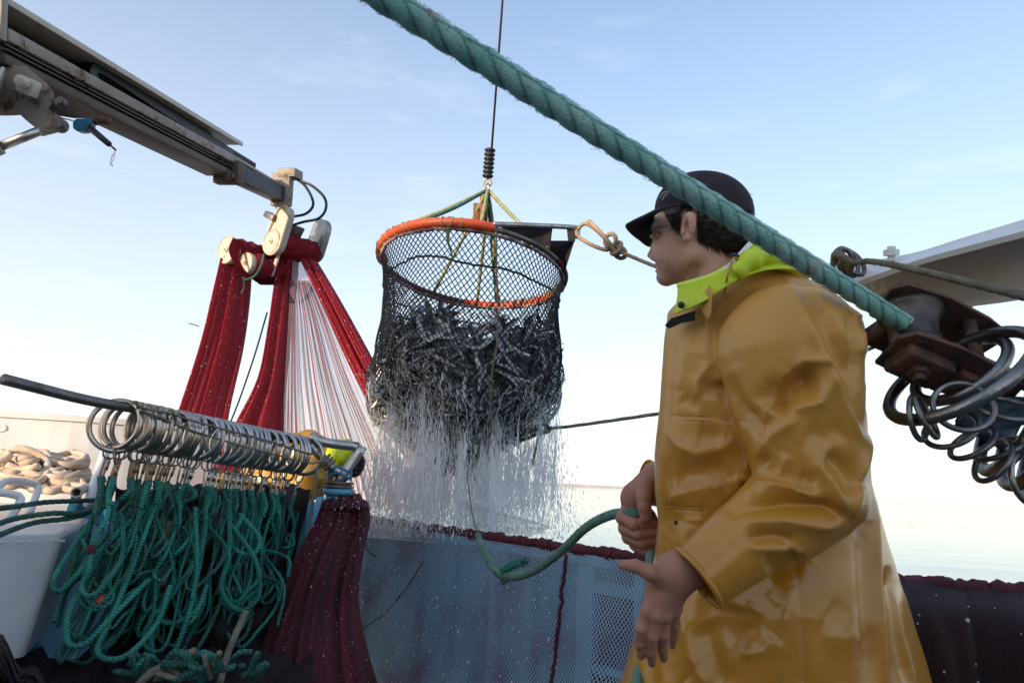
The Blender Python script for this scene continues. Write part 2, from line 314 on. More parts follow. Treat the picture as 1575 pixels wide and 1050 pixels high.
# diamond netting sheet: threads opaque, meshes open
def netmat(name, cu, cv, w, colA, colB, rough=.7, tint=None, blotch=None):
    m, t, b, o = nodemat(name); l = t.links.new
    a = nd(t, 'ShaderNodeAttribute', attribute_name='uvm'); s = nd(t, 'ShaderNodeSeparateXYZ'); l(a.outputs['Vector'], s.inputs[0])
    wob = nd(t, 'ShaderNodeTexNoise'); wob.inputs['Scale'].default_value = 3.5; wob.inputs['Detail'].default_value = 2; l(a.outputs['Vector'], wob.inputs['Vector'])
    def mth(op, *ar):
        n = nd(t, 'ShaderNodeMath', operation=op)
        for i, x in enumerate(ar):
            if isinstance(x, (int, float)): n.inputs[i].default_value = x
            else: l(x, n.inputs[i])
        return n.outputs[0]
    u = mth('MULTIPLY', mth('ADD', s.outputs[0], mth('MULTIPLY', wob.outputs[0], .10)), 1/cu); v = mth('MULTIPLY', s.outputs[1], 1/cv)
    def line(x): return mth('LESS_THAN', mth('ABSOLUTE', mth('SUBTRACT', mth('FRACT', x), .5)), w)
    thr = mth('MAXIMUM', line(mth('ADD', u, v)), line(mth('SUBTRACT', u, v)))
    nz = nd(t, 'ShaderNodeTexNoise'); nz.inputs['Scale'].default_value = 2.2; nz.inputs['Detail'].default_value = 3; l(a.outputs['Vector'], nz.inputs['Vector'])
    mr = nd(t, 'ShaderNodeMapRange'); mr.inputs[1].default_value = .47; mr.inputs[2].default_value = .66; l(nz.outputs[0], mr.inputs[0])
    x = nd(t, 'ShaderNodeMixRGB'); x.inputs[1].default_value = (*colA, 1); x.inputs[2].default_value = (*colB, 1); l(mr.outputs[0], x.inputs[0]); l(x.outputs[0], b.inputs['Base Color'])
    b.inputs['Roughness'].default_value = rough
    l(thr, b.inputs['Alpha'])
    return m
M['hull_net'] = netmat('hull_netting', .0135, .021, .125, (.40, .54, .68), (.30, .22, .34))
M['white_net'] = netmat('white_netting', .016, .016, .14, (.70, .70, .70), (.75, .66, .68))
# fine pinkish fan of netting: too fine to see the meshes, so part see-through
m, t, b, o = nodemat('fan_netting'); M['fan'] = m; l = t.links.new
a = nd(t, 'ShaderNodeAttribute', attribute_name='uvm'); q = nd(t, 'ShaderNodeMapping'); q.inputs['Scale'].default_value = (30, .8, 1); l(a.outputs['Vector'], q.inputs[0])
n1 = nd(t, 'ShaderNodeTexNoise'); n1.inputs['Scale'].default_value = 1; n1.inputs['Detail'].default_value = 4; l(q.outputs[0], n1.inputs['Vector'])
mr = nd(t, 'ShaderNodeMapRange', i_1=.35, i_2=.7, i_3=.52, i_4=.80); l(n1.outputs[0], mr.inputs[0])
d1 = nd(t, 'ShaderNodeBsdfDiffuse'); d1.inputs[0].default_value = (.84, .68, .73, 1); d2 = nd(t, 'ShaderNodeBsdfTranslucent'); d2.inputs[0].default_value = (.85, .74, .77, 1)
s1 = nd(t, 'ShaderNodeMixShader'); s1.inputs[0].default_value = .5; l(d1.outputs[0], s1.inputs[1]); l(d2.outputs[0], s1.inputs[2])
tr = nd(t, 'ShaderNodeBsdfTransparent'); s2 = nd(t, 'ShaderNodeMixShader'); l(mr.outputs[0], s2.inputs[0]); l(tr.outputs[0], s2.inputs[1]); l(s1.outputs[0], s2.inputs[2]); l(s2.outputs[0], o.inputs[0])
# falling water: white aerated water
def watermat(name, opac, colr):
    m, t, b, o = nodemat(name); l = t.links.new
    b.inputs['Base Color'].default_value = (*colr, 1); b.inputs['Roughness'].default_value = .12
    d2 = nd(t, 'ShaderNodeBsdfTranslucent'); d2.inputs[0].default_value = (*colr, 1)
    s1 = nd(t, 'ShaderNodeMixShader'); s1.inputs[0].default_value = .78; l(b.outputs[0], s1.inputs[1]); l(d2.outputs[0], s1.inputs[2])
    tr = nd(t, 'ShaderNodeBsdfTransparent'); s2 = nd(t, 'ShaderNodeMixShader'); s2.inputs[0].default_value = opac; l(tr.outputs[0], s2.inputs[1]); l(s1.outputs[0], s2.inputs[2]); l(s2.outputs[0], o.inputs[0])
    return m
M['water'] = watermat('falling_water', .84, (.97, .97, .98)); M['mist'] = watermat('spray_mist', .62, (.98, .98, .98)); M['drop'] = watermat('water_drop', .9, (.92, .92, .95))
# fish: dark back, silver flank, pale belly across the body's own height
m, t, b, o = nodemat('fish_skin'); M['fish'] = m; l = t.links.new
c = nd(t, 'ShaderNodeTexCoord'); s = nd(t, 'ShaderNodeSeparateXYZ'); l(c.outputs['Object'], s.inputs[0])
r = nd(t, 'ShaderNodeMapRange', i_1=-.016, i_2=.017); l(s.outputs[2], r.inputs[0])
rp = nd(t, 'ShaderNodeValToRGB'); e = rp.color_ramp.elements; e[0].position = .0; e[0].color = (.86, .86, .86, 1); e[1].position = .80; e[1].color = (.008, .012, .02, 1)
k = rp.color_ramp.elements.new(.52); k.color = (.72, .74, .76, 1); k = rp.color_ramp.elements.new(.66); k.color = (.045, .055, .075, 1)
l(r.outputs[0], rp.inputs[0]); nzz = nd(t, 'ShaderNodeTexNoise'); nzz.inputs['Scale'].default_value = 90; mm = nd(t, 'ShaderNodeMixRGB', blend_type='MULTIPLY'); mm.inputs[0].default_value = .4; l(rp.outputs[0], mm.inputs[1]); l(nzz.outputs[0], mm.inputs[2])
l(mm.outputs[0], b.inputs['Base Color']); b.inputs['Metallic'].default_value = .15; b.inputs['Roughness'].default_value = .28

# ================================================================== setting
mb = MB(); g = []
ang = np.linspace(0, 2*math.pi, 97)[:-1]; rad = [0.02, 4, 10, 25, 60, 150, 400, 1200, 4000, 12000]
g = np.array([[(r_*math.cos(a_), r_*math.sin(a_), -1.0) for a_ in ang] for r_ in rad])
tag(mb.grid(g, wrapv=True).build('sea', M['sea']), kind='structure')
# far breakwater on the horizon
mb = MB(); xs = np.linspace(-420, 190, 60); hh = 1.6+.8*rng.random(60)
for i in range(59):
    mb.prism([(xs[i], 900, -1.2), (xs[i+1], 900, -1.2), (xs[i+1], 900, hh[i+1]), (xs[i], 900, hh[i])], (0, 14, 0))
tag(mb.build('breakwater', M['stone'], smooth=False), 'long low grey stone breakwater far away on the horizon', 'breakwater')

# rail line of the bulwark (pixels of its top edge, all at 0.79 m above the deck)
RAILZ = .79
rail = np.array([PZ(x, y, RAILZ) for x, y in [(470, 792), (555, 799), (600, 805), (700, 820), (800, 835), (880, 846), (990, 861), (1200, 882), (1390, 899), (1575, 910), (1800, 924), (2200, 950)]])
rl = resample(rail, .05)
tan = np.gradient(rl, axis=0); tan /= np.linalg.norm(tan, axis=1)[:, None]; outn = np.stack([-tan[:, 1], tan[:, 0], 0*tan[:, 0]], 1)   # away from the deck
# port bulwark (white) running to the bow on the left
pl = [P(-420, 575, 3.6), P(0, 625, 3.95), P(165, 645, 4.12), P(330, 662, 4.5), P(420, 690, 4.75)]
ztop = [q[2] for q in pl]
pl = np.array(pl); pl[:, 2] = 1.32
bow = pl[-1].copy()
deck = [(-6.8, -6.2), (3.8, -6.2), tuple((rl[-1]+outn[-1]*.05)[:2])]+[tuple((q+n_*.05)[:2]) for q, n_ in zip(rl[::-6], outn[::-6])]+[tuple(bow[:2])]+[tuple(q[:2]) for q in pl[::-1]]+[(-6.8, 1.0)]
mb = MB(); mb.add([(x, y, 0) for x, y in deck], [tuple(range(len(deck)))])
tag(mb.build('deck', M['deck'], smooth=False), kind='structure')

bw = thing('bulwark', 'low blue bulwark with framed locker recess under the pale netting', 'bulwark', (rl[40][0], rl[40][1], 0))
mb = MB()
inner = rl+outn*.07
def wallgrid(a, off0, off1, z0, z1):
    g0 = a+outn*off0; g1 = a+outn*off1
    prof = [(g0, z0), (g0, z1), (g1, z1), (g1, -1.3)]
    return np.array([[np.r_[q[:2], z] for q in gg] for gg, z in prof])
mb.grid(wallgrid(rl, .07, .20, -.02, RAILZ-.015)); mb.build('wall', M['blue'], bw, smooth=False)
# rail cap
mb = MB(); cap = [(.0, RAILZ-.045), (.0, RAILZ-.012), (.21, RAILZ-.010), (.21, RAILZ-.05)]
mb.grid(np.array([[np.r_[(q+n_*o_)[:2], z] for q, n_ in zip(rl, outn)] for o_, z in cap])); mb.build('rail_cap', M['blue2'], bw, smooth=False)
def at_rail(px):     # index on rail nearest to pixel column
    c_ = w2c(rl); x = c_[:, 0]/c_[:, 2]*F+CX
    return int(np.argmin(np.abs(x-px)))
for pxs in (560, 640, 690, 758, 806, 878, 893, 985, 1100, 1300, 1480):
    i = at_rail(pxs); q = rl[i]+outn[i]*.045; mb = MB()
    mb.box((q[0], q[1], .37), tan[i]*(.022 if pxs not in (893, 985) else .05), outn[i]*.022, (0, 0, .37), .006); mb.build('stanchion', M['blue2'] if pxs in (893, 985, 758) else M['blue'], bw, auto=30)
i0, i1 = at_rail(903), at_rail(975); ii = np.arange(i0, i1+1)
for z_, h_ in ((.66, .02), (.36, .018), (.06, .03)):
    mb = MB(); a_ = rl[i0]+outn[i0]*.045; b_ = rl[i1]+outn[i1]*.045
    mb.box([(a_[0]+b_[0])/2, (a_[1]+b_[1])/2, z_], (b_-a_)*np.array([.5, .5, 0]), outn[i0]*.02, (0, 0, h_), .005); mb.build('locker_ledge', M['blue2'] if h_ < .025 else M['blue'], bw, auto=30)
mb = MB(); a_ = rl[i0]+outn[i0]*.062; b_ = rl[i1]+outn[i1]*.062; mb.box([(a_[0]+b_[0])/2, (a_[1]+b_[1])/2, .37], (b_-a_)*np.array([.5, .5, 0]), outn[i0]*.006, (0, 0, .28), .004); mb.build('locker_recess', mat('navy_recess', (.008, .05, .10), .5), bw, auto=30)
mb = MB(); a_ = rl[i0]+outn[i0]*.03; b_ = rl[i1]+outn[i1]*.03
cc = a_*.45+b_*.55; mb.box((cc[0], cc[1], .26), tan[i0]*.045, outn[i0]*.012, (0, 0, .10), .01); mb.build('locker_door', M['black'], bw, auto=30)

# netting hung on the inner face of the bulwark
ri = slice(at_rail(530), at_rail(1450)); rn = rl[ri]; on = outn[ri]; nv = 60
tt = np.linspace(0, 1, nv); Ls = np.r_[0, np.cumsum(np.linalg.norm(np.diff(rn, axis=0), axis=1))]
rn2 = resample(rn, .012); L2 = np.r_[0, np.cumsum(np.linalg.norm(np.diff(rn2, axis=0), axis=1))]
on2 = np.stack([np.interp(L2, Ls, on[:, k]) for k in range(3)], 1)
G = np.zeros((len(rn2), nv, 3)); UVg = np.zeros_like(G)
for j, t_ in enumerate(tt):
    sl = .02+.035*math.sin(math.pi*t_)+.12*t_**2
    rip = .012*np.sin(L2*9+t_*3)+.010*np.sin(L2*23-t_*5+1)*t_+.008*np.sin(L2*41+t_*9)
    gath = .05*np.exp(-((L2-.25)/.10)**2)*math.sin(math.pi*min(1, t_*1.3+.12))*np.sin(18*t_+1)*.25
    G[:, j] = rn2-on2*(sl+rip*(.3+t_)+gath)[:, None]; G[:, j, 2] = RAILZ-.005-t_*.80
    UVg[:, j, 0] = L2+.05*t_; UVg[:, j, 1] = t_*.80+.10*np.exp(-((L2-.25)/.14)**2)*(.5-((L2-.25)/.14)**2)
hn = thing('bulwark_netting', 'pale grey blue netting hung over the inside of the bulwark', 'netting', tuple(rn2[0]))
mb = MB(); mb.grid(G, uv=UVg); mb.build('net_sheet', M['hull_net'], hn)
mb = MB(); mb.tube(rn2+np.array([0, 0, .008])+.004*rng.normal(size=rn2.shape), .021+.004*np.sin(L2*37)+.003*rng.random(len(L2)), 9, lobes=3, pitch=.07); mb.build('head_rope', M['maroon'], hn)
def on_net(px, py, off=.006):
    c_ = w2c(G.reshape(-1, 3)); d2 = (c_[:, 0]/c_[:, 2]*F+CX-px)**2+(-c_[:, 1]/c_[:, 2]*F+CY-py)**2; k = int(np.argmin(d2)); ij = np.unravel_index(k, G.shape[:2])
    return G[ij]-on2[ij[0]]*off
for nm, pl_, r_ in (('lacing_cord', [(873, 852), (868, 900), (862, 950), (856, 1000), (849, 1055), (843, 1090)], .006), ('seam_cord', [(652, 862), (625, 905), (596, 940), (557, 968)], .0022), ('seam_cord', [(560, 820), (566, 845), (578, 856)], .003)):
    mb = MB(); q = resample(np.array([on_net(*s_) for s_ in pl_]), .012); q += .003*rng.normal(size=q.shape)*(1 if r_ > .005 else .4); mb.tube(q, r_*(1+.3*rng.random(len(q))), 6); mb.build(nm, M['maroon'], hn)
# white netting and foam outside the rail
mb = MB(); g = []; uvs = []
for i in range(40):
    row = []; ru = []
    for j in range(24):
        q = P(715+130*i/39, 778+30*(i/39)**1.3+j/23*(54-50*(i/39)**2.2), 3.55-.25*i/39-.03*math.sin(i*.4)+.05*math.sin(j*.5)); row.append(q); ru.append((i*.016, j*.014, 0))
    g.append(row); uvs.append(ru)
tag(mb.grid(g, uv=uvs).build('wet_net', M['white_net']), 'fine whitish wet net bunched behind the rail under the falling water', 'netting')

# port bulwark object
pb = thing('port_bulwark', 'tall white painted bulwark with a sunlit patch behind the rope heap', 'bulwark', tuple(pl[1]*[1, 1, 0]))
pp = resample(pl, .1); tn = np.gradient(pp, axis=0); tn /= np.linalg.norm(tn, axis=1)[:, None]; pn = np.stack([-tn[:, 1], tn[:, 0], 0*tn[:, 0]], 1)
mb = MB(); mb.grid(np.array([[np.r_[(q+n_*o_)[:2], z] for q, n_ in zip(pp, pn)] for o_, z in [(0, -.02), (0, 1.30), (.10, 1.30), (.10, -1.2)]])); mb.build('wall', M['white'], pb, smooth=False)
mb = MB(); mb.grid(np.array([[np.r_[(q+n_*o_)[:2], z] for q, n_ in zip(pp, pn)] for o_, z in [(-.012, 1.285), (-.012, 1.32), (.112, 1.32), (.112, 1.285)]])); mb.build('rail_cap', M['white'], pb, smooth=False)
mb = MB(); mb.tube(spline(pts([(-20, 655, 3.2), (4, 655, 3.2), (9, 660, 3.2), (-10, 664, 3.2)]), 20), .010, 8); tag(mb.build('cleat', M['white']), 'small white cleat on the port bulwark at the picture edge', 'cleat')

# unseen cabin block added behind the camera, placed and sized to shade the deck
wh = thing('shade_wheelhouse', 'unseen white cabin block added aft behind the camera to shade the deck', 'shade_wheelhouse', (-3.8, -4.6, 0))
mb = MB(); mb.box((-3.9, -4.6, 2.02), (2.7, 0, 0), (0, 1.1, 0), (0, 0, 2.02), .03); mb.build('cabin', M['white'], wh, auto=30)
mb = MB(); mb.box((-3.9, -4.6, 4.09), (2.8, 0, 0), (0, 1.2, 0), (0, 0, .05), .02); mb.build('roof', M['white'], wh, auto=30)
for xx, zz in [(x_, z_) for x_ in (-5.7, -4.5, -3.3, -2.1) for z_ in (1.6, 3.3)]:
    mb = MB(); mb.box((xx, -3.496, zz), (.42, 0, 0), (0, .006, 0), (0, 0, .32), .004); mb.build('window', M['black'], wh, auto=30)

# ------------------------------------------------------------------ hatch box on the left with rails, pole, ropes
hb = thing('hatch_box', 'pale grey painted hatch box at the lower left with a worn top edge', 'hatch', tuple(P(30, 900, 2.0)))
# box in world axes from traced corners
A_ = P(-260, 828, 1.72); B_ = P(100, 820, 2.15); up = np.array([0, 0, 1.])
zt = B_[2]; A_[2] = zt
C_ = PZ(172, 775, zt+.01); C_[2] = zt; D_ = PZ(-200, 762, zt+.01); D_[2] = zt
E_ = P(30, 1005, 2.0)
drop = (P(36, 1010, 1.98)-B_); 
mb = MB(); top = np.array([A_, B_, C_, D_])
low = top+np.array([drop]*4); low[:, 2] = zt+drop[2]; low[2:] -= np.array([drop]*2)*np.array([1, 1, 0])
mb.add(np.vstack([top, low]), [(0, 1, 2, 3), (0, 4, 5, 1), (1, 5, 6, 2), (2, 6, 7, 3), (3, 7, 4, 0)]); bx = mb.build('box_body', M['white_grey'], hb, smooth=False)
bv = bx.modifiers.new('b', 'BEVEL'); bv.width = .022; bv.segments = 3; bv.limit_method = 'ANGLE'
mb = MB(); e1 = spline(np.array([A_, (A_+B_)/2, B_]), 60); e1 += np.array([0, 0, -.022])+.002*rng.normal(size=e1.shape); mb.tube(e1, .004+.002*rng.random(60), 6); mb.build('edge_strip', M['white'], hb)
for k, q in enumerate(([(-30, 835, 1.85), (-20, 790, 2.0), (5, 742, 2.15), (50, 744, 2.3), (58, 752, 2.3), (45, 790, 2.15)], [(-60, 830, 1.8), (-30, 762, 1.95), (-5, 757, 1.95), (27, 762, 2.0), (31, 770, 2.0), (14, 800, 1.95)])):
    mb = MB(); mb.tube(resample(pts(q), .012), .0115, 10)
    tag(mb.build('grab_rail', M['white']), ('bent white metal grab rail on the hatch box, the taller rear one', 'bent white metal grab rail on the hatch box, the lower front one')[k], 'rail')
mb = MB(); q0, q1 = P(136, 775, 2.45), P(164, 688, 2.75); mb.tube(spline(np.array([q0, (q0+q1)/2, q1]), 12), .018, 12); tag(mb.build('leaning_pole', M['white']), 'short white painted pole leaning up to the leftmost rings', 'pole')
mb = MB(); q0 = P(118, 757, 2.4); mb.torus(q0, q0-CAM, .016, .004, 20, 6); mb.tube(spline(np.array([q0, P(128, 752, 2.5), P(145, 746, 2.65)]), 8), .016, 14, cap=False); tag(mb.build('open_pipe', M['cream']), 'open end of a short pipe beside the rope heap', 'pipe')
# beige rope heap
mb = MB(); w_ = []
for k in range(26):
    cx_ = rng.uniform(20, 115); cy_ = rng.uniform(705, 745); a_ = rng.uniform(0, 6.28); rx_ = rng.uniform(18, 60); ry_ = rng.uniform(5, 16)
    for s_ in np.linspace(0, 5.0, 9):
        w_.append(P(cx_+rx_*math.cos(a_+s_)-10, cy_-(60-abs(cx_-60))*.12+ry_*math.sin(a_+s_)+rng.normal()*2, 3.05-.3*math.sin(a_+s_)+rng.normal()*.03-(cy_-725)*.008))
mb.tube(resample(np.array(w_), .022), .0165, 8, lobes=3, pitch=.075, depth=.25)
mb.tube(resample(pts([(-30, 715, 2.8), (10, 705, 2.85), (15, 694, 2.9), (35, 690, 2.9), (62, 700, 2.9), (74, 714, 2.85), (66, 735, 2.8)]), .015), .017, 9, lobes=3, pitch=.075, depth=.25)
tag(mb.build('rope_coil', M['beige_rope']), 'loose heap of thick beige rope lying by the white bulwark', 'rope')
# teal lines across the hatch
for k, (q, lab) in enumerate((([(-40, 785, 1.6), (20, 779, 1.9), (70, 772, 2.1), (120, 770, 2.3), (165, 768, 2.4)], 'thin teal rope crossing the hatch box, uppermost of three'),
                              ([(-40, 820, 1.6), (20, 798, 1.85), (80, 789, 2.05), (125, 789, 2.2), (160, 776, 2.4)], 'teal rope crossing the hatch box, middle of three'),
                              ([(-40, 840, 1.55), (10, 818, 1.8), (55, 803, 2.0), (110, 796, 2.15), (155, 781, 2.35)], 'teal rope sagging across the hatch box, lowest of three'))):
    mb = MB(); mb.tube(resample(pts(q), .01), .0085, 8, lobes=3, pitch=.04); tag(mb.build('mooring_rope', M['green_rope2']), lab, 'rope', 'teal ropes across the hatch box')
# dark net bundle bottom-left
mb = MB(); g = []
for i in range(40):
    row = []
    for j in range(26):
        a_ = i/39*math.pi; x_ = -90+j/25*170; top_ = 985+12*math.sin(j*.8)+(max(0, j-13)*6.5)
        row.append(P(x_, top_+(1-math.sin(a_))*60*(1 if a_ < 1.57 else 1.6)+4*math.sin(i*1.1+j), 1.75-.25*math.cos(a_)+.012*math.sin(i*2.1+j*1.7)))
    g.append(row)
tag(mb.grid(g).build('net_bundle', M['black_net']), 'dark brown bundled net in the lowest left corner', 'net')

# blue panel behind the ring ropes
bp = thing('chute_panel', 'sloping blue panel behind the curtain of green ropes', 'panel', tuple(P(250, 1000, 2.3)))
q = [P(118, 770, 2.86), P(492, 772, 3.2), P(424, 1024, 2.50), P(34, 1012, 2.12)]
mb = MB(); n_ = nrm(np.cross(q[1]-q[0], q[3]-q[0])); n_ = n_ if n_@FW > 0 else -n_
mb.prism(q, n_*.03); pn_ = mb.build('panel_board', M['blue'], bp, smooth=False)
for a_, b_ in ((0, 3), (1, 2)):
    mb = MB(); s_ = 1 if a_ == 0 else -1
    mb.box((q[a_]+q[b_])/2-n_*.015, (q[b_]-q[a_])/2, nrm(q[1]-q[0])*.018, n_*.02, .006); mb.build('edge_strip', M['blue2'] if a_ else M['blue'], bp, auto=30)

mb = MB(); g = []
for i in range(50):
    row = []
    for j in range(24):
        x = -140+620*i/49; y = 1008+130*j/23; d = 1.95+.5*i/49-.35*j/23
        q = P(x, y, d); q[2] = max(.03, q[2])+.02*math.sin(i*.9+j*.5)+.015*math.sin(i*2.1-j); row.append(q)
    g.append(row)
tag(mb.grid(g).build('floor_net', M['black_net']), 'black wet netting spread on the deck below the green ropes', 'net')

m, t, b, o = nodemat('spray_haze'); M['haze'] = m; t.nodes.remove(b)
c = nd(t, 'ShaderNodeTexCoord'); gq = nd(t, 'ShaderNodeTexGradient', gradient_type='SPHERICAL'); t.links.new(c.outputs['Object'], gq.inputs[0])
nq = nd(t, 'ShaderNodeTexNoise'); nq.inputs['Scale'].default_value = 3.0; t.links.new(c.outputs['Object'], nq.inputs['Vector'])
mq = nd(t, 'ShaderNodeMath', operation='MULTIPLY'); t.links.new(gq.outputs[1], mq.inputs[0]); t.links.new(nq.outputs[0], mq.inputs[1]); mq2 = nd(t, 'ShaderNodeMath', operation='MULTIPLY'); mq2.inputs[1].default_value = 9.0; t.links.new(mq.outputs[0], mq2.inputs[0])
vq = nd(t, 'ShaderNodeVolumePrincipled'); vq.inputs['Color'].default_value = (.97, .97, .98, 1); vq.inputs['Anisotropy'].default_value = .35; t.links.new(mq2.outputs[0], vq.inputs['Density']); t.links.new(vq.outputs[0], o.inputs['Volume'])
# ================================================================== ring bar, purse rings, green ropes
barpx = [(5, 583, 1.95), (60, 597, 2.05), (120, 612, 2.16), (170, 622, 2.24), (220, 630, 2.32), (300, 646, 2.50), (390, 664, 2.74), (478, 681, 2.98)]
rb = thing('ring_bar', 'long bent steel bar carrying the row of purse rings', 'bar', tuple(P(520, 750, 3.0)))
bar = resample(pts(barpx), .02)
mb = MB(); mb.tube(bar, .0165, 14); mb.build('bar', M['dull_steel'], rb)
mb = MB(); mb.tube(resample(pts([(476, 672, 2.98), (500, 680, 3.0), (551, 687, 3.05)]), .03), .021, 12); mb.tube(resample(pts([(558, 686, 3.05), (538, 716, 3.02), (517, 742, 2.98)]), .03), .021, 12); mb.tube(resample(pts([(470, 676, 2.98), (495, 703, 2.98), (521, 729, 2.98)]), .03), .020, 12)
mb.build('bracket', M['steel'], rb)
mb = MB(); u_ = np.array([0, 0, 1.]); c_ = P(521, 745, 2.97); mb.lathe(c_, u_, [(-.014, 0), (-.014, .062), (-.006, .064), (-.006, .055), (.004, .055), (.004, .064), (.012, .062), (.012, 0)], 28); mb.build('flange', M['dull_steel'], rb)
mb = MB(); mb.lathe(np.r_[c_[:2], 0]-0, u_, [(0, .05), (c_[2]-.015, .05)], 20); mb.lathe(c_-u_*.03, u_, [(-.012, .05), (-.012, .064), (.012, .064), (.012, .05)], 24); mb.build('post', M['blue2'], rb)
mb = MB(); mb.tube(resample(np.array([c_+u_*.02+np.array([.05*math.cos(a), .05*math.sin(a), .012*math.sin(3*a)+.004*a]) for a in np.linspace(0, 12, 26)]), .012), .0055, 6); tag(mb.build('lashing_cord', M['blue']), 'blue cord lashed round the bracket foot on the post', 'cord')

# prototype ring in local axes: X = bar direction, hangs along -Z from the bar centre
RR = .076
def make_ring(mt, RR=.076, rr=.0088, sr=.0235):
    root = thing('purse_ring', '', 'ring')
    cz = -(RR-.0165)
    mb = MB(); mb.torus((0, 0, cz), (1, 0, 0), RR, rr, 40, 9); mb.build('ring', mt, root)
    zb = cz-RR
    mb = MB(); mb.torus((0, 0, zb-sr+.008), (.25, 1, 0), sr, .0032, 24, 6); mb.build('link', M['dull_steel'], root)
    zc = zb-2*sr+.012
    mb = MB(); w_ = .0095; a = np.linspace(0, math.pi, 9)
    loop = [(w_*math.cos(q_), 0, zc-w_+w_*math.sin(q_)) for q_ in a]+[(-w_*.6, 0, zc-.065), (0, 0, zc-.072), (w_*.6, 0, zc-.065)]
    mb.tube(spline(np.array(loop), 40, closed=True), .0036, 6, cap=False); mb.lathe((w_*.95, 0, zc-.040), (0, 0, 1), [(0, .003), (0, .0055), (.03, .0055), (.03, .003)], 8); mb.build('snap_clip', M['amber'] if mt is M['sunlit_ring'] else M['steel'], root)
    return root, zc-.070
M['sunlit_ring'] = mat('sunlit_steel', (.52, .46, .40), .28, 1., col2=(.36, .27, .19), nscale=25, rough2=.4)  # same steel as the other rings, with warm sunlight put into its colour
protoA, dropA = make_ring(M['sunlit_ring']); protoB, dropB = make_ring(M['steel'])
NR = 40; xs = np.r_[np.linspace(196, 330, 19)+rng.normal(0, 3.4, 19), np.linspace(336, 474, 21)+rng.normal(0, 2.8, 21)]
bc = w2c(bar); bpx = bc[:, 0]/bc[:, 2]*F+CX
ringends = []
usedA = usedB = False
for i, x in enumerate(xs):
    p = np.array([np.interp(x, bpx, bar[:, k]) for k in range(3)]); p2 = np.array([np.interp(x+4, bpx, bar[:, k]) for k in range(3)])
    b_ = nrm(p2-p); z_ = np.array([0, 0, 1.]); y_ = nrm(np.cross(z_, b_)); z_ = np.cross(b_, y_)
    A = x < 300
    if A: o_ = protoA if not usedA else copy_tree(protoA); usedA = True
    else: o_ = protoB if not usedB else copy_tree(protoB); usedB = True
    yaw = rng.normal()*.20+(.25 if x < 235 else 0); tilt = rng.normal()*.09
    Mx = Matrix(((b_[0], y_[0], z_[0], p[0]), (b_[1], y_[1], z_[1], p[1]), (b_[2], y_[2], z_[2], p[2]), (0, 0, 0, 1)))@Matrix.Rotation(yaw, 4, 'Z')@Matrix.Rotation(tilt+.12, 4, 'X')@Matrix.Rotation(rng.normal()*.04, 4, 'Y')
    o_.matrix_world = Mx
    o_['label'] = 'steel purse ring coloured with warm light, packed at the left half of the bar' if A else 'bright grey steel purse ring packed at the right half of the bar'
    o_['group'] = 'purse rings along the left half of the bar' if A else 'purse rings along the right half of the bar'
    ringends.append(np.array(Mx@Vector((0, 0, dropA))))
lr, dl = make_ring(M['sunlit_ring'], RR=.082, rr=.0092, sr=.026)
q = P(183, 624, 2.26); lr.matrix_world = Matrix.Translation(q)@Matrix.Rotation(R(-62), 4, 'Z')@Matrix.Rotation(.1, 4, 'X')
lr['label'] = 'wide open steel ring hanging round the bar, leftmost of the row'; lr['group'] = 'purse rings along the left half of the bar'
# lacing cords that hold the rings
for k, (q, lab) in enumerate((([(205, 618, 2.22), (222, 628, 2.24), (262, 636, 2.31), (300, 648, 2.40), (360, 664, 2.56), (420, 680, 2.72), (480, 698, 2.88), (492, 690, 2.93)], 'dark cord laced along the row of rings, upper of two'),
                              ([(215, 632, 2.25), (240, 640, 2.28), (290, 660, 2.38), (350, 679, 2.53), (420, 698, 2.71), (478, 712, 2.86), (500, 706, 2.93)], 'dark cord laced along the row of rings, lower of two'))):
    mb = MB(); mb.tube(resample(pts(q), .01), .0042, 6, lobes=3, pitch=.02); tag(mb.build('lacing_cord', M['grey_rope']), lab, 'cord')
mb = MB(); q = [P(200+75*s_+3*math.sin(s_*60), 620+18*s_+5*math.sin(s_*43), 2.21+.13*s_) for s_ in np.linspace(0, 1, 70)]; mb.tube(resample(np.array(q), .006), .0035, 6); tag(mb.build('lashing_cord', M['yellow_rope']), 'frayed tan cord wound over the leftmost packed rings', 'cord')
mb = MB(); mb.tube(resample(pts([(498, 708, 2.92), (488, 720, 2.9), (483, 755, 2.86), (478, 800, 2.8), (472, 838, 2.75)]), .01), .006, 7, lobes=3, pitch=.03); q = P(500, 706, 2.95)
for a_ in range(3): mb.torus(q+np.array([.012*a_, 0, -.012*a_]), P(521, 729, 2.98)-P(495, 703, 2.98), .027, .006, 20, 6)
tag(mb.build('tie_rope', M['grey_rope']), 'grey brown line tied to the bracket and hanging beside the maroon net', 'rope')

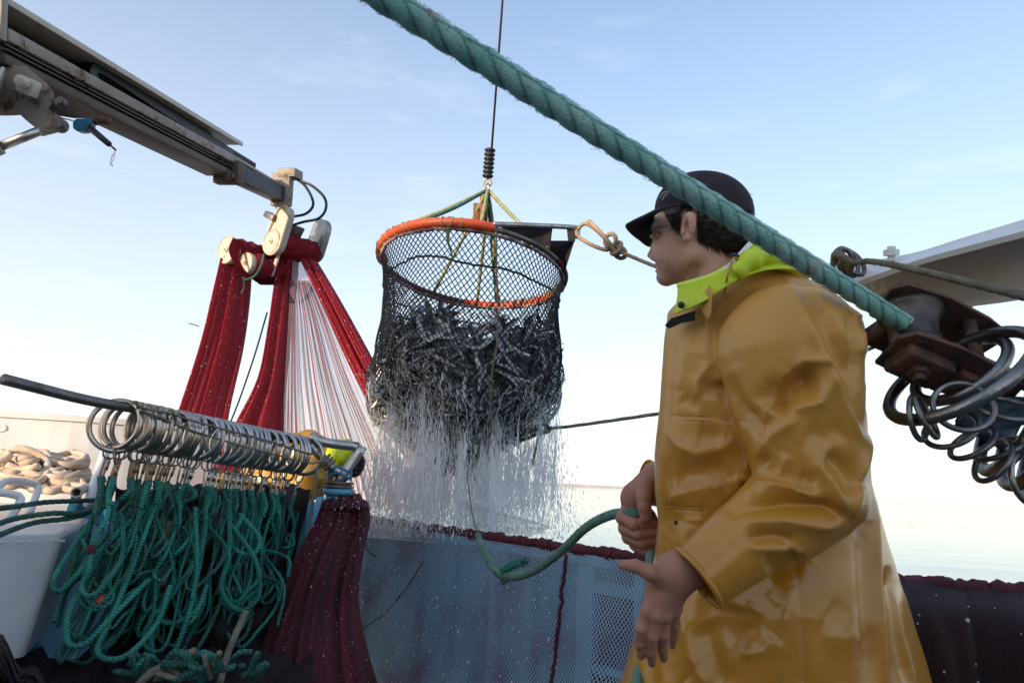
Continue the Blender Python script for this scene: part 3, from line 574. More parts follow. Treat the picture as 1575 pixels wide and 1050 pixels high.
# green ropes: one per clip, each drops and doubles back in a loop
def green(S, i, n):
    s = (S[0]/1.0)
    c = w2c(S[None])[0]; px, py, d = c[0]/c[2]*F+CX, -c[1]/c[2]*F+CY, c[2]
    fr = i/(n-1)                      # 0 left .. 1 right
    yb = rng.uniform(840, 1030) if fr < .6 else rng.uniform(900, 1012)
    lean = np.interp(fr, [0, .35, .7, 1], [.40, .36, .16, .16])+rng.normal()*.09
    dd = -.26*(yb-735)/270-rng.uniform(.0, .12)
    w_ = rng.uniform(12, 46)*(1 if rng.random() < .7 else -1)
    P_ = [(px, py-3, d)]
    for f_ in (.12, .3, .52, .75, .92): P_.append((px-lean*(yb-py)*f_**1.25+rng.normal()*5, py+(yb-py)*f_, d+dd*f_-.02+rng.normal()*.015))
    lx = px-lean*(yb-py)
    P_ += [(lx+w_*.45, yb, d+dd-.02), (lx+w_, yb-18, d+dd*.93)]
    ht = rng.uniform(.25, .8); top = yb-(yb-py)*ht
    P_ += [(lx+w_*1.15+lean*(yb-top)*.5+rng.normal()*9, (yb+top)/2, d+dd*.6+.03), (lx+w_*.8+lean*(yb-top)*1.0+rng.normal()*12, top, d+dd*(1-ht)+.05)]
    if rng.random() < .5:             # falls once more
        y3 = rng.uniform(top+40, 1015); x3 = lx+w_+rng.uniform(-40, 60)
        P_ += [(P_[-1][0]+rng.uniform(8, 24), top+14, d+dd*.4+.06), (x3+lean*(y3-top)*.5, (top+y3)/2, d+dd*.7+.05), (x3, y3, d+dd*.9+.05)]
    P_ = [(float(np.clip(x, np.interp(y, [735, 1010], [150, 66]), np.interp(y, [735, 1010], [482, 424]))), y, dd_) for x, y, dd_ in P_]
    return pts(P_)
n = len(ringends)
for i, S in enumerate(sorted(ringends, key=lambda q: w2c(q[None])[0][0])):
    root = thing('bridle_rope', 'green twisted rope looping down from one clip of the crowded ring row', 'rope', tuple(S), 'green ropes hanging from the rings')
    q = resample(green(S, i, n), .008); q[1:-1] += .0004*rng.normal(size=q[1:-1].shape)
    mtl = M['green_rope'] if rng.random() < .72 else M['green_rope2']
    mb = MB(); mb.tube(q, .0068*rng.uniform(.85, 1.12), 9, lobes=3, pitch=.036, depth=.26); mb.build('line', mtl, root)
    mb = MB(); m_ = min(len(q), 15); e_ = q[:m_]+np.array([.006, -.004, 0]); mb.tube(e_, np.linspace(.0115, .008, m_)*rng.uniform(.85, 1.2), 9, lobes=3, pitch=.036, depth=.3)
    for k in range(7):
        j = rng.integers(2, m_-2); v_ = rng.normal(size=3)*.012; mb.tube(np.array([e_[j], e_[j]+v_*.6, e_[j]+v_+[0, 0, -.006]]), .0012, 4)
    mb.build('splice', mtl, root)
    if i % 5 == 2:
        j = len(q)//3; mb = MB(); mb.tube(q[j:j+4], .0115, 8); mb.build('whipping', M['red_rubber'] if i % 2 else M['maroon'], root)
for k in range(40):
    S = ringends[rng.integers(0, n)]+np.array([rng.normal()*.02, .03, -.03]); q = resample(green(S, int(np.interp(w2c(S[None])[0][0]/w2c(S[None])[0][2]*F+CX, [180, 470], [0, n-1])), n), .008)
    mb = MB(); mb.tube(q, .0062*rng.uniform(.85, 1.12), 9, lobes=3, pitch=.036, depth=.26); tag(mb.build('bridle_rope', (M['green_rope'], M['green_rope2'])[k % 3 == 0]), 'green twisted rope loop lying behind the front strands of the rope curtain', 'rope', 'green loops behind the rope curtain')
# a few wide hanging bights in front
for q in ([(352, 770, 2.5), (352, 850, 2.42), (340, 905, 2.36), (368, 938, 2.33), (398, 915, 2.36), (392, 860, 2.42), (350, 800, 2.5)],
          [(318, 760, 2.46), (310, 840, 2.36), (268, 910, 2.26), (240, 942, 2.22), (262, 958, 2.2), (300, 940, 2.22), (318, 900, 2.3)],
          [(300, 780, 2.4), (302, 880, 2.28), (285, 960, 2.18), (250, 1034, 2.1), (236, 1010, 2.1), (232, 950, 2.16), (250, 938, 2.2)],
          [(160, 775, 2.25), (120, 830, 2.1), (88, 880, 1.98), (82, 900, 1.95), (96, 906, 1.95), (140, 860, 2.05), (200, 800, 2.2)],
          [(190, 790, 2.28), (150, 860, 2.12), (110, 930, 1.96), (104, 985, 1.9), (130, 990, 1.9), (170, 950, 1.98), (230, 890, 2.1)],
          [(375, 790, 2.55), (362, 815, 2.5), (352, 835, 2.46), (372, 850, 2.45), (392, 850, 2.45), (398, 825, 2.5), (368, 790, 2.55)],
          [(245, 760, 2.34), (215, 840, 2.2), (180, 930, 2.03), (150, 1000, 1.9), (190, 1010, 1.9), (240, 960, 2.05), (262, 900, 2.15)]):
    mb = MB(); mb.tube(resample(pts(q), .008), .0088, 9, lobes=3, pitch=.036, depth=.26); tag(mb.build('bridle_rope', M['green_rope']), 'green rope bight drooping in front of the rope curtain', 'rope', 'drooping green bights')
# heap behind and below
mb = MB(); g = []
for i in range(60):
    row = []
    for j in range(44):
        u = i/59; v = j/43
        x = (178+300*u)*(1-v)+(165+262*u)*v; y = 748+285*v
        d = (2.6+.42*u)*(1-v)+(2.12+.3*u)*v+.05+.03*math.sin(u*31+v*5)+.03*math.sin(v*23+u*9)-.10*math.sin(math.pi*u)*math.sin(math.pi*v)
        row.append(P(x, y+5*math.sin(u*40), d))
    g.append(row)
tag(mb.grid(g).build('net_heap', M['black_net']), 'dark heap of net behind the hanging green ropes', 'net')
for k in range(9):
    q = [P(205+22*k+rng.uniform(-30, 30), rng.uniform(1000, 1046), 1.95+rng.uniform(-.05, .1)) for _ in range(7)]
    mb = MB(); mb.tube(resample(np.array(q), .012), rng.uniform(.008, .013), 8, lobes=3, pitch=.05, depth=.28); tag(mb.build('floor_rope', (M['green_rope2'], M['green_rope'], M['grey_rope'], M['green_rope2'])[k % 4]), 'tangled rope end lying under the hanging green ropes', 'rope', 'tangled ropes on the deck')
for q, mt, lab in (([(378, 940, 2.32), (352, 1000, 2.22), (338, 1050, 2.15)], M['grey_rope'], 'stiff grey rope end slanting through the green ropes'), ([(262, 800, 2.42), (258, 850, 2.4), (250, 900, 2.3)], M['grey_rope'], 'worn brown rope hanging dark among green ropes'), ([(300, 1000, 1.96), (270, 1015, 1.95), (225, 1040, 1.9), (195, 1080, 1.88)], M['grey_rope'], 'frayed beige rope lying below the green ropes')):
    mb = MB(); mb.tube(resample(pts(q), .012), .012, 9, lobes=3, pitch=.06); tag(mb.build('old_rope', mt), lab, 'rope')

# ================================================================== right-hand hardware
da = thing('davit_arm', 'tapering white steel davit arm reaching in from the right', 'davit', tuple(P(1450, 420, 1.75)))
tp = [P(1268, 412, 1.78), P(1392, 394, 1.62), P(1480, 368, 1.50), P(1600, 332, 1.36), P(1760, 285, 1.24)]
fl = [P(1300, 440, 1.66), P(1405, 402, 1.50), P(1490, 378, 1.40), P(1610, 346, 1.27), P(1770, 305, 1.14)]
bt = [P(1310, 443, 1.80), P(1375, 470, 1.70), P(1500, 458, 1.55), P(1600, 442, 1.42), P(1770, 416, 1.28)]
mb = MB()
def ribbon(a, b, th):
    a, b = spline(np.array(a), 24), spline(np.array(b), 24); n_ = nrm(np.cross(a[-1]-a[0], b[5]-a[5]))*th
    return np.stack([a, b, b+n_, a+n_], 1)
mb.grid(ribbon(tp, fl, .012), wrapv=True); f_ = mb.build('top_flange', M['white'], da, smooth=False)
mb = MB(); tpi = [q*.9+w*.1 for q, w in zip(tp, fl)]; mb.grid(ribbon(tpi, bt, .012), wrapv=True); mb.build('web', M['white'], da, smooth=False)
bf = [q-(w-v)*.35 for q, w, v in zip(bt, tp, fl)]
mb = MB(); mb.grid(ribbon(bt, bf, .010), wrapv=True); mb.build('bottom_flange', M['white'], da, smooth=False)
q = P(1371, 388, 1.6); mb = MB(); mb.lathe(q-UP*.02, UP, [(0, .008), (.012, .008), (.012, .017), (.026, .017), (.026, .010), (.034, .009)], 6); mb.build('bolt', M['white'], da, smooth=False)
mb = MB(); q = P(1296, 404, 1.60)
for k in range(3): mb.torus(q+RT*.012*k, nrm(RT*.5-FW+UP*.3*k), .034, .0055, 24, 7)
tag(mb.build('shackle', M['dull_steel']), 'coiled shackle on the inner tip of the white davit', 'shackle')
mb = MB(); q = resample(pts([(1290, 408, 1.57), (1300, 398, 1.55), (1312, 404, 1.54), (1340, 402, 1.52), (1400, 413, 1.46), (1480, 432, 1.38), (1575, 455, 1.28), (1700, 486, 1.18)]), .008); mb.tube(q, np.linspace(.007, .0115, len(q)), 9, lobes=3, pitch=.04, depth=.3)
mb.torus(P(1296, 402, 1.57), UP+RT, .022, .009, 20, 8); tag(mb.build('grey_rope', M['grey_rope']), 'frayed grey rope hitched on the davit tip and running off right', 'rope')
mb = MB(); mb.tube(resample(pts([(1250, 572, 2.1), (1345, 533, 1.9), (1480, 475, 1.7), (1640, 405, 1.5)]), .05), .0055, 7); tag(mb.build('stay_cable', M['dull_steel']), 'taut thin steel stay behind the rusty roller', 'cable')
# rusty roller fairlead. local axes: a = roller axis (in image: down-left to up-right), e = along the rope
e_ = nrm(P(1520, 575, 1.34)-P(1350, 500, 1.30)); a_ = nrm(P(1445, 480, 1.36)-P(1395, 560, 1.24)); a_ = nrm(a_-e_*(a_@e_)); f_ = nrm(np.cross(e_, a_)); f_ = f_ if f_@FW > 0 else -f_
C0 = P(1425, 522, 1.31)
fr = thing('roller_fairlead', 'rusty roller fairlead under the davit where the thick rope ends', 'fairlead', tuple(C0))
mb = MB(); mb.lathe(C0-e_*.030-a_*.062, a_, [(.012, .030), (.012, .060), (.020, .054), (.032, .046), (.062, .042), (.092, .046), (.104, .054), (.112, .060), (.112, .03)], 34); mb.build('roller', mat('worn_roller', (.12, .10, .09), .38, .8, col2=(.05, .035, .03), nscale=14, rough2=.6), fr)
for s_, nm in ((-1, 'lower_plate'), (1, 'upper_plate')):
    mb = MB(); c_ = C0+a_*.056*s_
    poly = [c_+e_*x+f_*y for x, y in ((-.10, -.030), (-.085, -.055), (.0, -.066), (.10, -.060), (.165, -.045), (.17, .03), (.06, .055), (-.08, .05))]
    mb.prism(poly, a_*.008*s_); mb.build(nm, M['rust'], fr, smooth=False)
    mb = MB(); mb.box(c_+a_*.022*s_-e_*.03, e_*.05, f_*.035, a_*.014, .006); mb.box(c_+a_*.018*s_+e_*.07, e_*.03, f_*.028, a_*.010, .005); mb.lathe(c_+a_*.035*s_-e_*.035, a_*s_, [(0, .02), (.01, .02), (.012, .012), (.022, .011)], 6); mb.build('bearing_block', M['rust'], fr, auto=30)
mb = MB(); mb.lathe(C0+e_*.075-a_*.056-f_*.035, a_, [(0, .012), (.112, .012)], 14); mb.build('side_roller', M['rust'], fr)
mb = MB(); q = P(1378, 480, 1.50); mb.box(q, e_*.028, a_*.05, f_*.03, .012); mb.tube(resample(np.array([P(1350, 470, 1.62), P(1365, 476, 1.56), P(1392, 470, 1.5), P(1400, 462, 1.5)]), .01), .018, 10); mb.box(P(1362, 515, 1.42), e_*.03, a_*.022, f_*.03, .008); mb.build('hanger', M['rust'], fr, auto=30)
mb = MB(); mb.torus(P(1460, 468, 1.36), RT+FW*.4, .012, .0025, 18, 6); mb.build('eye_ring', M['dark_steel'], fr)
mb = MB(); mb.tube(spline(np.array([C0+e_*.1, C0+e_*.17, C0+e_*.26, P(1600, 610, 1.42)]), 14), .016, 10); mb.build('ring_arm', M['dark_steel'], fr)
# big dark rings
def ell_ring(cx, cy, d, semi_px, angdeg, k, r, sgn=-1):
    vw = nrm(P(cx, cy, d)-CAM); m_ = nrm(P(cx+10*math.cos(R(angdeg)), cy+10*math.sin(R(angdeg)), d)-P(cx, cy, d)); m_ = nrm(m_-vw*(m_@vw)); pr = np.cross(vw, m_); pr = pr if pr@UP > 0 else -pr
    n_ = vw*k+sgn*pr*math.sqrt(1-k*k); mb = MB(); mb.torus((0, 0, 0), n_, semi_px*d/F, r, 56, 12); return mb, P(cx, cy, d)
big = [(1472, 577, 1.22, 108, -28, .39, .0113, 'large dark steel ring lowest on the right, spread widest under the roller'), (1476, 568, 1.27, 70, -31, .46, .0105, 'large dark steel ring just inside the widest one under the roller'),
       (1556, 648, 1.29, 84, -60, .30, .0125, 'large dark ring third from the roller'), (1586, 668, 1.28, 84, -64, .32, .0125, 'large dark ring fourth from the roller'), (1622, 690, 1.27, 86, -62, .3, .0125, 'large dark ring cut by the right picture edge')]
for cx, cy, d, s_, an, k, r_, lab in big:
    mb, c_ = ell_ring(cx, cy, d, s_, an, k, r_); o_ = mb.build('purse_ring', M['dark_steel']); o_.location = tuple(c_); tag(o_, lab, 'ring', 'large dark rings under the roller')
sm = [(1412, 642, 1.20, 34, 80, .30, 'thin small ring standing on edge, first below the widest dark ring'), (1424, 640, 1.19, 34, 62, .16, 'thin small ring seen nearly edge on below the widest dark ring'), (1481, 625, 1.18, 40, 20, .88, 'thin small ring seen almost round in front of the big rings'), (1462, 660, 1.22, 38, -22, .62, 'thin small ring hanging flat below the round one'), (1495, 682, 1.22, 34, -30, .45, 'thin small ring tilted, second from the bottom left'), (1527, 708, 1.22, 36, -52, .48, 'thin small ring lowest of the hanging cluster'), (1537, 690, 1.23, 34, -20, .3, 'thin small flattened ring beside the lowest one'), (1545, 628, 1.19, 40, 12, .35, 'thin small ring crossing the big rings at right'), (1584, 735, 1.2, 40, 78, .55, 'thin small ring hanging at the right picture edge')]
for cx, cy, d, s_, an, k, lab in sm:
    mb, c_ = ell_ring(cx, cy, d, s_, an, k, .0052); o_ = mb.build('small_ring', M['dark_steel']); o_.location = tuple(c_); tag(o_, lab, 'ring', 'small rings linked to the large dark rings')
mb = MB(); q = resample(np.array([P(1484+rng.uniform(-12, 110), 640+rng.uniform(-20, 50), 1.36+rng.uniform(-.02, .03)) for _ in range(16)]), .012); mb.tube(q, .018, 8, lobes=3, pitch=.07); tag(mb.build('knotted_cord', mat('navy_cord', (.03, .05, .10), .8, col2=(.12, .16, .22), nscale=20)), 'knotted navy cord bunched inside the big rings', 'cord')

# ================================================================== thick green rope across the picture
q0, q1 = P(470, -79, .80), P(1402, 505, 1.30)
q = np.array([q0+(q1-q0)*s_-np.array([0, 0, .002])*math.sin(math.pi*max(s_, 0)) for s_ in np.r_[np.linspace(-3.0, -.02, 120), np.linspace(0, 1, 170)]])
q = np.vstack([q, [q[-1]+(q1-q0)*.012, q[-1]+(q1-q0)*.03+f_*.012]])
mb = MB(); mb.tube(q, .0190, 30, lobes=3, pitch=.125, depth=.17)
t_, N_, B_ = mb.frames(q)
for k in range(2000):
    i = rng.integers(100, len(q)-3); a_ = rng.uniform(0, 6.28); e0 = math.cos(a_)*N_[i]+math.sin(a_)*B_[i]; p0 = q[i]+e0*.0175; l_ = rng.uniform(.002, .0055)
    mb.tube(np.array([p0, p0+e0*l_*.35+t_[i]*l_*rng.uniform(-1, 1), p0+e0*l_*.5+t_[i]*l_*1.5*rng.uniform(-1, 1)+rng.normal(size=3)*.0015]), .00030, 3, cap=False)
tag(mb.build('thick_rope', M['hero_rope']), 'thick green laid rope stretched across from upper left to the rusty roller', 'rope')
# ================================================================== crane boom
T1, T2 = P(23, 7, 2.55), P(368, 218, 4.25); a = nrm(T2-T1); LEN = np.linalg.norm(T2-T1)
v = np.array([0, 0, 1.])-a*a[2]; v = nrm(v); w = np.cross(a, v); w = w if w@FW > 0 else -w      # w points away from the camera
cr = thing('crane_boom', 'weathered tan crane boom with a guard channel and grey extension', 'crane', tuple(T1-v*.3))
def bar_(mb, s0, s1, v0, v1, w0, w1, bev=.004):
    c = T1+a*(s0+s1)/2+v*(v0+v1)/2+w*(w0+w1)/2; mb.box(c, a*(s1-s0)/2, v*(v1-v0)/2, w*(w1-w0)/2, bev); return mb
S0 = -.06
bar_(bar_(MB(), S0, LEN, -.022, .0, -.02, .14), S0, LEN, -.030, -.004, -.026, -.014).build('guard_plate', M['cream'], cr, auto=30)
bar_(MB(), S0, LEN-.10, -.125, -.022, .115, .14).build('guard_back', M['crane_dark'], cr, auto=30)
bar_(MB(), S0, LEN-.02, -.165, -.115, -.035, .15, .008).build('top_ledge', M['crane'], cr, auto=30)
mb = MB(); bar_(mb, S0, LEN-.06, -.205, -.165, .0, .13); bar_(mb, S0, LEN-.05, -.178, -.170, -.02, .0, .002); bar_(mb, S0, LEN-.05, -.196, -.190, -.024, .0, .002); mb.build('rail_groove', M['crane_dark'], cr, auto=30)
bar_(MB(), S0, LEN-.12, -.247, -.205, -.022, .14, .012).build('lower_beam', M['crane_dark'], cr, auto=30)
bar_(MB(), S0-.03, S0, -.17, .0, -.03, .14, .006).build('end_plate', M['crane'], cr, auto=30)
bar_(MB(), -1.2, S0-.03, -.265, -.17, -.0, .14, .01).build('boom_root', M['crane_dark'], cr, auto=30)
mb = MB(); q = [T1+a*s_+v*h_+w*.06 for s_, h_ in ((.50, -.11), (.46, -.07), (.50, -.035), (.62, -.035), (1.0, -.055), (1.6, -.07), (2.0, -.08), (LEN-.02, -.09), (LEN+.25, -.13), (LEN+.62, -.175))]
q = resample(np.array(q), .02); t_ = np.gradient(q, axis=0); t_ /= np.linalg.norm(t_, axis=1)[:, None]; sd_ = np.cross(t_, w)
mb.grid(np.array([q+sd_*.020-w*.03, q+sd_*.020+w*.03, q-sd_*.020+w*.03, q-sd_*.020-w*.03]), wrapu=True)
mb.build('hose_track', M['black'], cr, smooth=False)
mb = MB(); X1, X2 = P(352, 262, 4.2), P(434, 301, 4.72); ax = nrm(X2-X1); vx = nrm(v-ax*(v@ax)); mb.box((X1+X2)/2, (X2-X1)/2, vx*.052, w*.05, .006); mb.build('extension', M['grey_paint'], cr, auto=30)
mb = MB(); mb.tube(np.array([P(362, 243, 4.22), P(430, 284, 4.7)]), .011, 8); mb.build('feed_pipe', M['cream'], cr)
mb = MB(); mb.box(P(434, 292, 4.70), ax*.028, vx*.115, w*.065, .008); mb.box(P(447, 268, 4.72), ax*.05, vx*.032, w*.06, .006); mb.box(P(436, 312, 4.72), ax*.02, vx*.03, w*.04, .006); mb.build('tip_bracket', M['crane'], cr, auto=30)
mb = MB(); mb.box(P(352, 266, 4.16), ax*.03, vx*.07, w*.08, .008); mb.lathe(P(347, 270, 4.1), -w, [(0, .03), (.03, .03), (.035, .015), (.05, .015)], 12); mb.build('wear_pad', M['crane_dark'], cr, auto=30)
for s_, h_ in ((.28, -.17), (1.42, -.180), (LEN-.25, -.185)):
    for k in range(3): MB().lathe(T1+a*(s_+.04*k)+v*(h_+.010*(k % 2))-w*.024, -w, [(0, .007), (.008, .007), (.010, .004), (.016, .004)], 6).build('bolt', M['rust'], cr)
# hinge arm, winch drum, cylinder below the boom
mb = MB(); poly = [P(x, y, 2.52) for x, y in ((-30, 92), (40, 102), (72, 128), (82, 142), (84, 152), (74, 168), (98, 182), (101, 194), (92, 203), (78, 200), (58, 184), (50, 176), (20, 178), (-30, 168))]; mb.prism(poly, w*.05); mb.build('hinge_bracket', M['crane'], cr, auto=30)
mb = MB(); mb.prism([P(x, y, 2.6) for x, y in ((72, 128), (110, 148), (150, 176), (136, 182), (100, 176), (76, 172))], w*.06); mb.build('gusset', M['crane_dark'], cr, smooth=False)
for x, y, r_ in ((91, 192, .026), (92, 157, .02)): MB().lathe(P(x, y, 2.50), -FW+RT*.2, [(-.02, r_), (.0, r_), (.004, r_*.85), (.004, r_*.6), (.012, r_*.55), (.012, .002)], 20).build('hinge_pin', M['dull_steel'], cr, auto=40)
mb = MB(); mb.box(P(44, 134, 2.48), RT*.03-UP*.012, UP*.028+RT*.01, FW*.02, .006); mb.lathe(P(38, 128, 2.45), -FW, [(0, .02), (.03, .02), (.035, .01)], 10); mb.build('valve_block', M['cream'], cr, auto=30)
wd = thing('winch_drum', 'rusty winch drum wound with wire under the crane boom', 'winch', tuple(P(-5, 140, 2.5)))
mb = MB(); dc = P(-6, 138, 2.46); dax = nrm(RT*.75+FW*.55-UP*.2)
mb.lathe(dc, dax, [(-.12, .02), (-.12, .085), (-.11, .085), (-.11, .05), (.0, .05), (.0, .085), (.010, .085), (.010, .02)], 26); mb.build('drum', M['cream'], wd, auto=40)
mb = MB()
for k in range(9): mb.torus(dc+dax*(-.10+.012*k), dax, .064+.006*(k % 2), .0055, 26, 6)
mb.build('wire_turns', M['amber'], wd)
cy = thing('hydraulic_cylinder', 'hydraulic cylinder with a bright rod bracing the crane from the left edge', 'cylinder', tuple(P(0, 220, 2.5)))
mb = MB(); mb.tube(np.array([P(80, 194, 2.55), P(-6, 228, 2.50)]), .017, 14); mb.build('rod', M['steel'], cy)
mb = MB(); mb.tube(np.array([P(0, 225, 2.49), P(-120, 272, 2.43)]), .030, 16); mb.tube(np.array([P(95, 191, 2.53), P(62, 200, 2.55)]), .024, 14); mb.build('barrel', M['crane'], cy)
mb = MB(); mb.tube(np.array([P(30, 165, 2.7), P(70, 200, 2.66)]), .018, 10); tag(mb.build('hose_bundle', M['black']), 'short black hose behind the cylinder under the crane', 'hose')
# blue snatch block
sb = thing('snatch_block', 'small blue snatch block dangling under the crane boom', 'pulley block', tuple(P(126, 192, 2.62)))
mb = MB(); poly = [P(x, y, 2.60) for x, y in ((111, 186), (117, 182), (138, 182), (141, 187), (138, 196), (130, 202), (118, 202), (111, 197))]; mb.prism(poly, FW*.035); mb.build('cheek', M['blue'], sb, auto=30).modifiers.new('b', 'BEVEL').width = .004
mb = MB(); q = P(150, 187, 2.62)
for k in range(3): mb.torus(P(144+6*k, 188-k*.5, 2.62), (FW if k % 2 else UP+FW*.3), .011, .0035, 16, 6)
mb.lathe(P(162, 186, 2.60), UP, [(-.012, .02), (.012, .02)], 12); mb.build('shackle', M['rust'], sb)
mb = MB(); mb.tube(np.array([P(137, 196, 2.6), P(168, 222, 2.57)]), [.013, .011], 10); mb.tube(np.array([P(168, 222, 2.57), P(178, 231, 2.56)]), .004, 6); mb.build('sleeved_tail', M['black'], sb)
mb = MB(); mb.tube(resample(pts([(179, 231, 2.56), (173, 240, 2.56), (170, 250, 2.56), (174, 256, 2.56)]), .005), .0018, 5); mb.tube(resample(pts([(177, 233, 2.56), (175, 244, 2.55), (169, 255, 2.55)]), .005), .0014, 5); mb.build('lanyard', M['white'], sb)
mb = MB(); mb.tube(np.array([P(52, 172, 2.62), P(112, 186, 2.61)]), .0025, 5); tag(mb.build('winch_wire', M['dull_steel']), 'thin wire from the winch to the blue block', 'wire')
for k, q in enumerate(([(458, 276, 4.72), (470, 287, 4.72), (480, 305, 4.72), (481, 318, 4.72), (470, 329, 4.74), (452, 333, 4.76)], [(458, 277, 4.72), (480, 286, 4.7), (499, 304, 4.7), (501, 322, 4.7), (490, 336, 4.72), (468, 341, 4.75), (448, 347, 4.78)])):
    mb = MB(); mb.tube(resample(pts(q), .02), .0095, 9); tag(mb.build('hydraulic_hose', M['black']), ('inner black hydraulic hose curling from the crane tip', 'outer black hydraulic hose curling widest from the crane tip')[k], 'hose')

# ================================================================== power block
u = nrm(RT*.54+FW*.83-UP*.12)        # roller axis, away from the camera
pb_ = thing('power_block', 'cream hydraulic net hauler with stacked pulleys hanging from the crane tip', 'net hauler', tuple(P(425, 355, 4.75)))
def plate_poly(c, ax_dir, L_, r0, r1, n=14):
    """stadium outline in the plane across u: from c (lower centre) along ax_dir"""
    s_ = nrm(np.cross(ax_dir, u)); ax_dir = nrm(ax_dir-u*(ax_dir@u)); s_ = np.cross(ax_dir, u)
    A = np.linspace(0, math.pi, n)
    return [c+s_*r0*math.cos(q)-ax_dir*r0*math.sin(q) for q in A]+[c+ax_dir*L_-s_*r1*math.cos(q)+ax_dir*r1*math.sin(q) for q in A]
ad = nrm(P(436, 335, 4.75)-P(417, 372, 4.75))
cpl = P(420, 372, 4.70)
mb = MB(); po = plate_poly(cpl, ad, .19, .088, .070); mb.prism(po, u*.045); po2 = np.array(po)
mb.tube(spline(np.array(po)-u*.006, 90, closed=True), .011, 8, cap=False); mb.build('side_plate', M['cream'], pb_, auto=35)
def disc(c, r, mtl, nm, parent):
    mb = MB(); mb.lathe(c, -u, [(-.05, .01), (-.05, r*.9), (-.012, r), (.004, r), (.008, r*.95), (.002, r*.88), (.002, r*.2), (.012, r*.18), (.014, r*.08), (.024, r*.06), (.024, .001)], 40); return mb.build(nm, mtl, parent, auto=40)
disc(cpl-u*.012, .082, M['cream'], 'pulley_disc', pb_)
mb = MB(); c_ = cpl+ad*.17-u*.0025
s_ = nrm(np.cross(ad, u)); 
for aa, bb in ((ad*.022, s_*.008), (s_*.022, ad*.008)): mb.box(c_, aa, bb, u*.0015)
mb.build('red_mark', mat('red_paint', (.55, .10, .08), .6), pb_, smooth=False)
c1, c2 = P(349, 384, 4.66), P(378, 405, 4.62)
disc(c1, .098, M['cream'], 'pulley_disc', pb_); disc(c2, .075, M['cream'], 'pulley_disc', pb_)
mb = MB(); mb.lathe(c1+u*.05, u, [(0, .09), (.1, .085), (.34, .085), (.36, .10)], 24); mb.lathe(c2+u*.05, u, [(0, .07), (.1, .066), (.34, .066)], 24); mb.build('rollers', M['dull_steel'], pb_)
c3 = cpl+u*.36+RT*.02; mb = MB(); mb.prism(plate_poly(P(480, 385, 4.98), nrm(P(488, 358, 5.)-P(474, 392, 5.)), .16, .085, .08), u*.05); mb.tube(np.array([P(497, 362, 4.95), P(478, 408, 4.95)]), .016, 8); mb.build('far_plate', mat('galvanised', (.36, .35, .34), .4, .7, col2=(.26, .25, .25), nscale=12), pb_, auto=30)
mb = MB(); mb.lathe(P(465, 388, 4.93), -u, [(0, .05), (.03, .05), (.035, .03)], 20); mb.build('motor_cap', M['black'], pb_)
mb = MB(); mb.box(P(418, 333, 4.74), u*.03, ad*.022, s_*.055, .006); mb.box(P(452, 356, 4.86), u*.06, ad*.045, s_*.025, .006); mb.build('frame_lug', M['dull_steel'], pb_, auto=30)
mb = MB(); mb.tube(np.array([P(434, 314, 4.73), P(432, 330, 4.75)]), .022, 10); mb.lathe(P(432, 319, 4.74), UP, [(-.02, .034), (.02, .034)], 10); mb.build('swivel', M['dull_steel'], pb_)
mb = MB(); mb.tube(resample(pts([(486, 395, 5.0), (488, 404, 5.0), (486, 412, 5.0), (481, 420, 5.0)]), .02), .009, 8); tag(mb.build('hydraulic_hose', M['black']), 'short black hose below the grey far plate of the net hauler', 'hose')
mb = MB(); mb.box(P(424, 405, 4.72), RT*.012+UP*.0, UP*.09+RT*.03, FW*.01, .003); mb.build('strut', M['cream'], pb_, auto=30)

# ================================================================== nets over the hauler
def strand(name, L_, R_, label, mtl, nu=90, nv=90, amp=.02, th=.05, k=(7, 17, 31), seed=0, cat='net', group=None, wavy=.0):
    r_ = np.random.default_rng(seed); A = spline(pts(L_), nv); B = spline(pts(R_), nv); U = np.linspace(0, 1, nu)
    g = np.zeros((nv, 2*nu, 3)); uv = np.zeros_like(g); ln = np.r_[0, np.cumsum(np.linalg.norm(np.diff((A+B)/2, axis=0), axis=1))]
    ph = r_.uniform(0, 6.28, len(k)); dr = r_.uniform(-2, 2, len(k))
    W_ = np.linalg.norm(B-A, axis=1)
    for j in range(nv):
        t_ = j/(nv-1); c = A[j]+(B[j]-A[j])*U[:, None]
        fold = sum(np.sin(2*math.pi*kk*(U+wavy*math.sin(3*t_+p_))+p_+d_*t_)/(1+i*.75) for i, (kk, p_, d_) in enumerate(zip(k, ph, dr)))
        bulge = np.sqrt(np.clip(1-(2*U-1)**2, 0, 1)); sc = min(1.6, W_[j]/max(W_.mean(), 1e-6))
        dv = -(th*bulge+amp*fold*(bulge**.5))*sc
        g[j, :nu] = c+dv[:, None]*FW; g[j, nu:] = (c+(th*bulge*sc*.6)[:, None]*FW)[::-1]
        uv[j, :nu, 0] = U; uv[j, nu:, 0] = U[::-1]+.37; uv[j, :, 1] = ln[j]
    mb = MB(); mb.grid(g, wrapv=True, uv=uv); o = mb.build(name, mtl)
    tag(o, label, cat, group); return o, g[:, :nu]
drops = []
def sprinkle(gf, n, r0=.0012, r1=.0035, lift=.003):
    a_, b_ = gf.shape[:2]
    for _ in range(n):
        i, j = rng.integers(0, a_-1), rng.integers(0, b_-1); drops.append((gf[i, j]+(gf[i+1, j+1]-gf[i, j])*rng.random()-FW*lift, rng.uniform(r0, r1)*(1 if rng.random() < .9 else 1.7)))
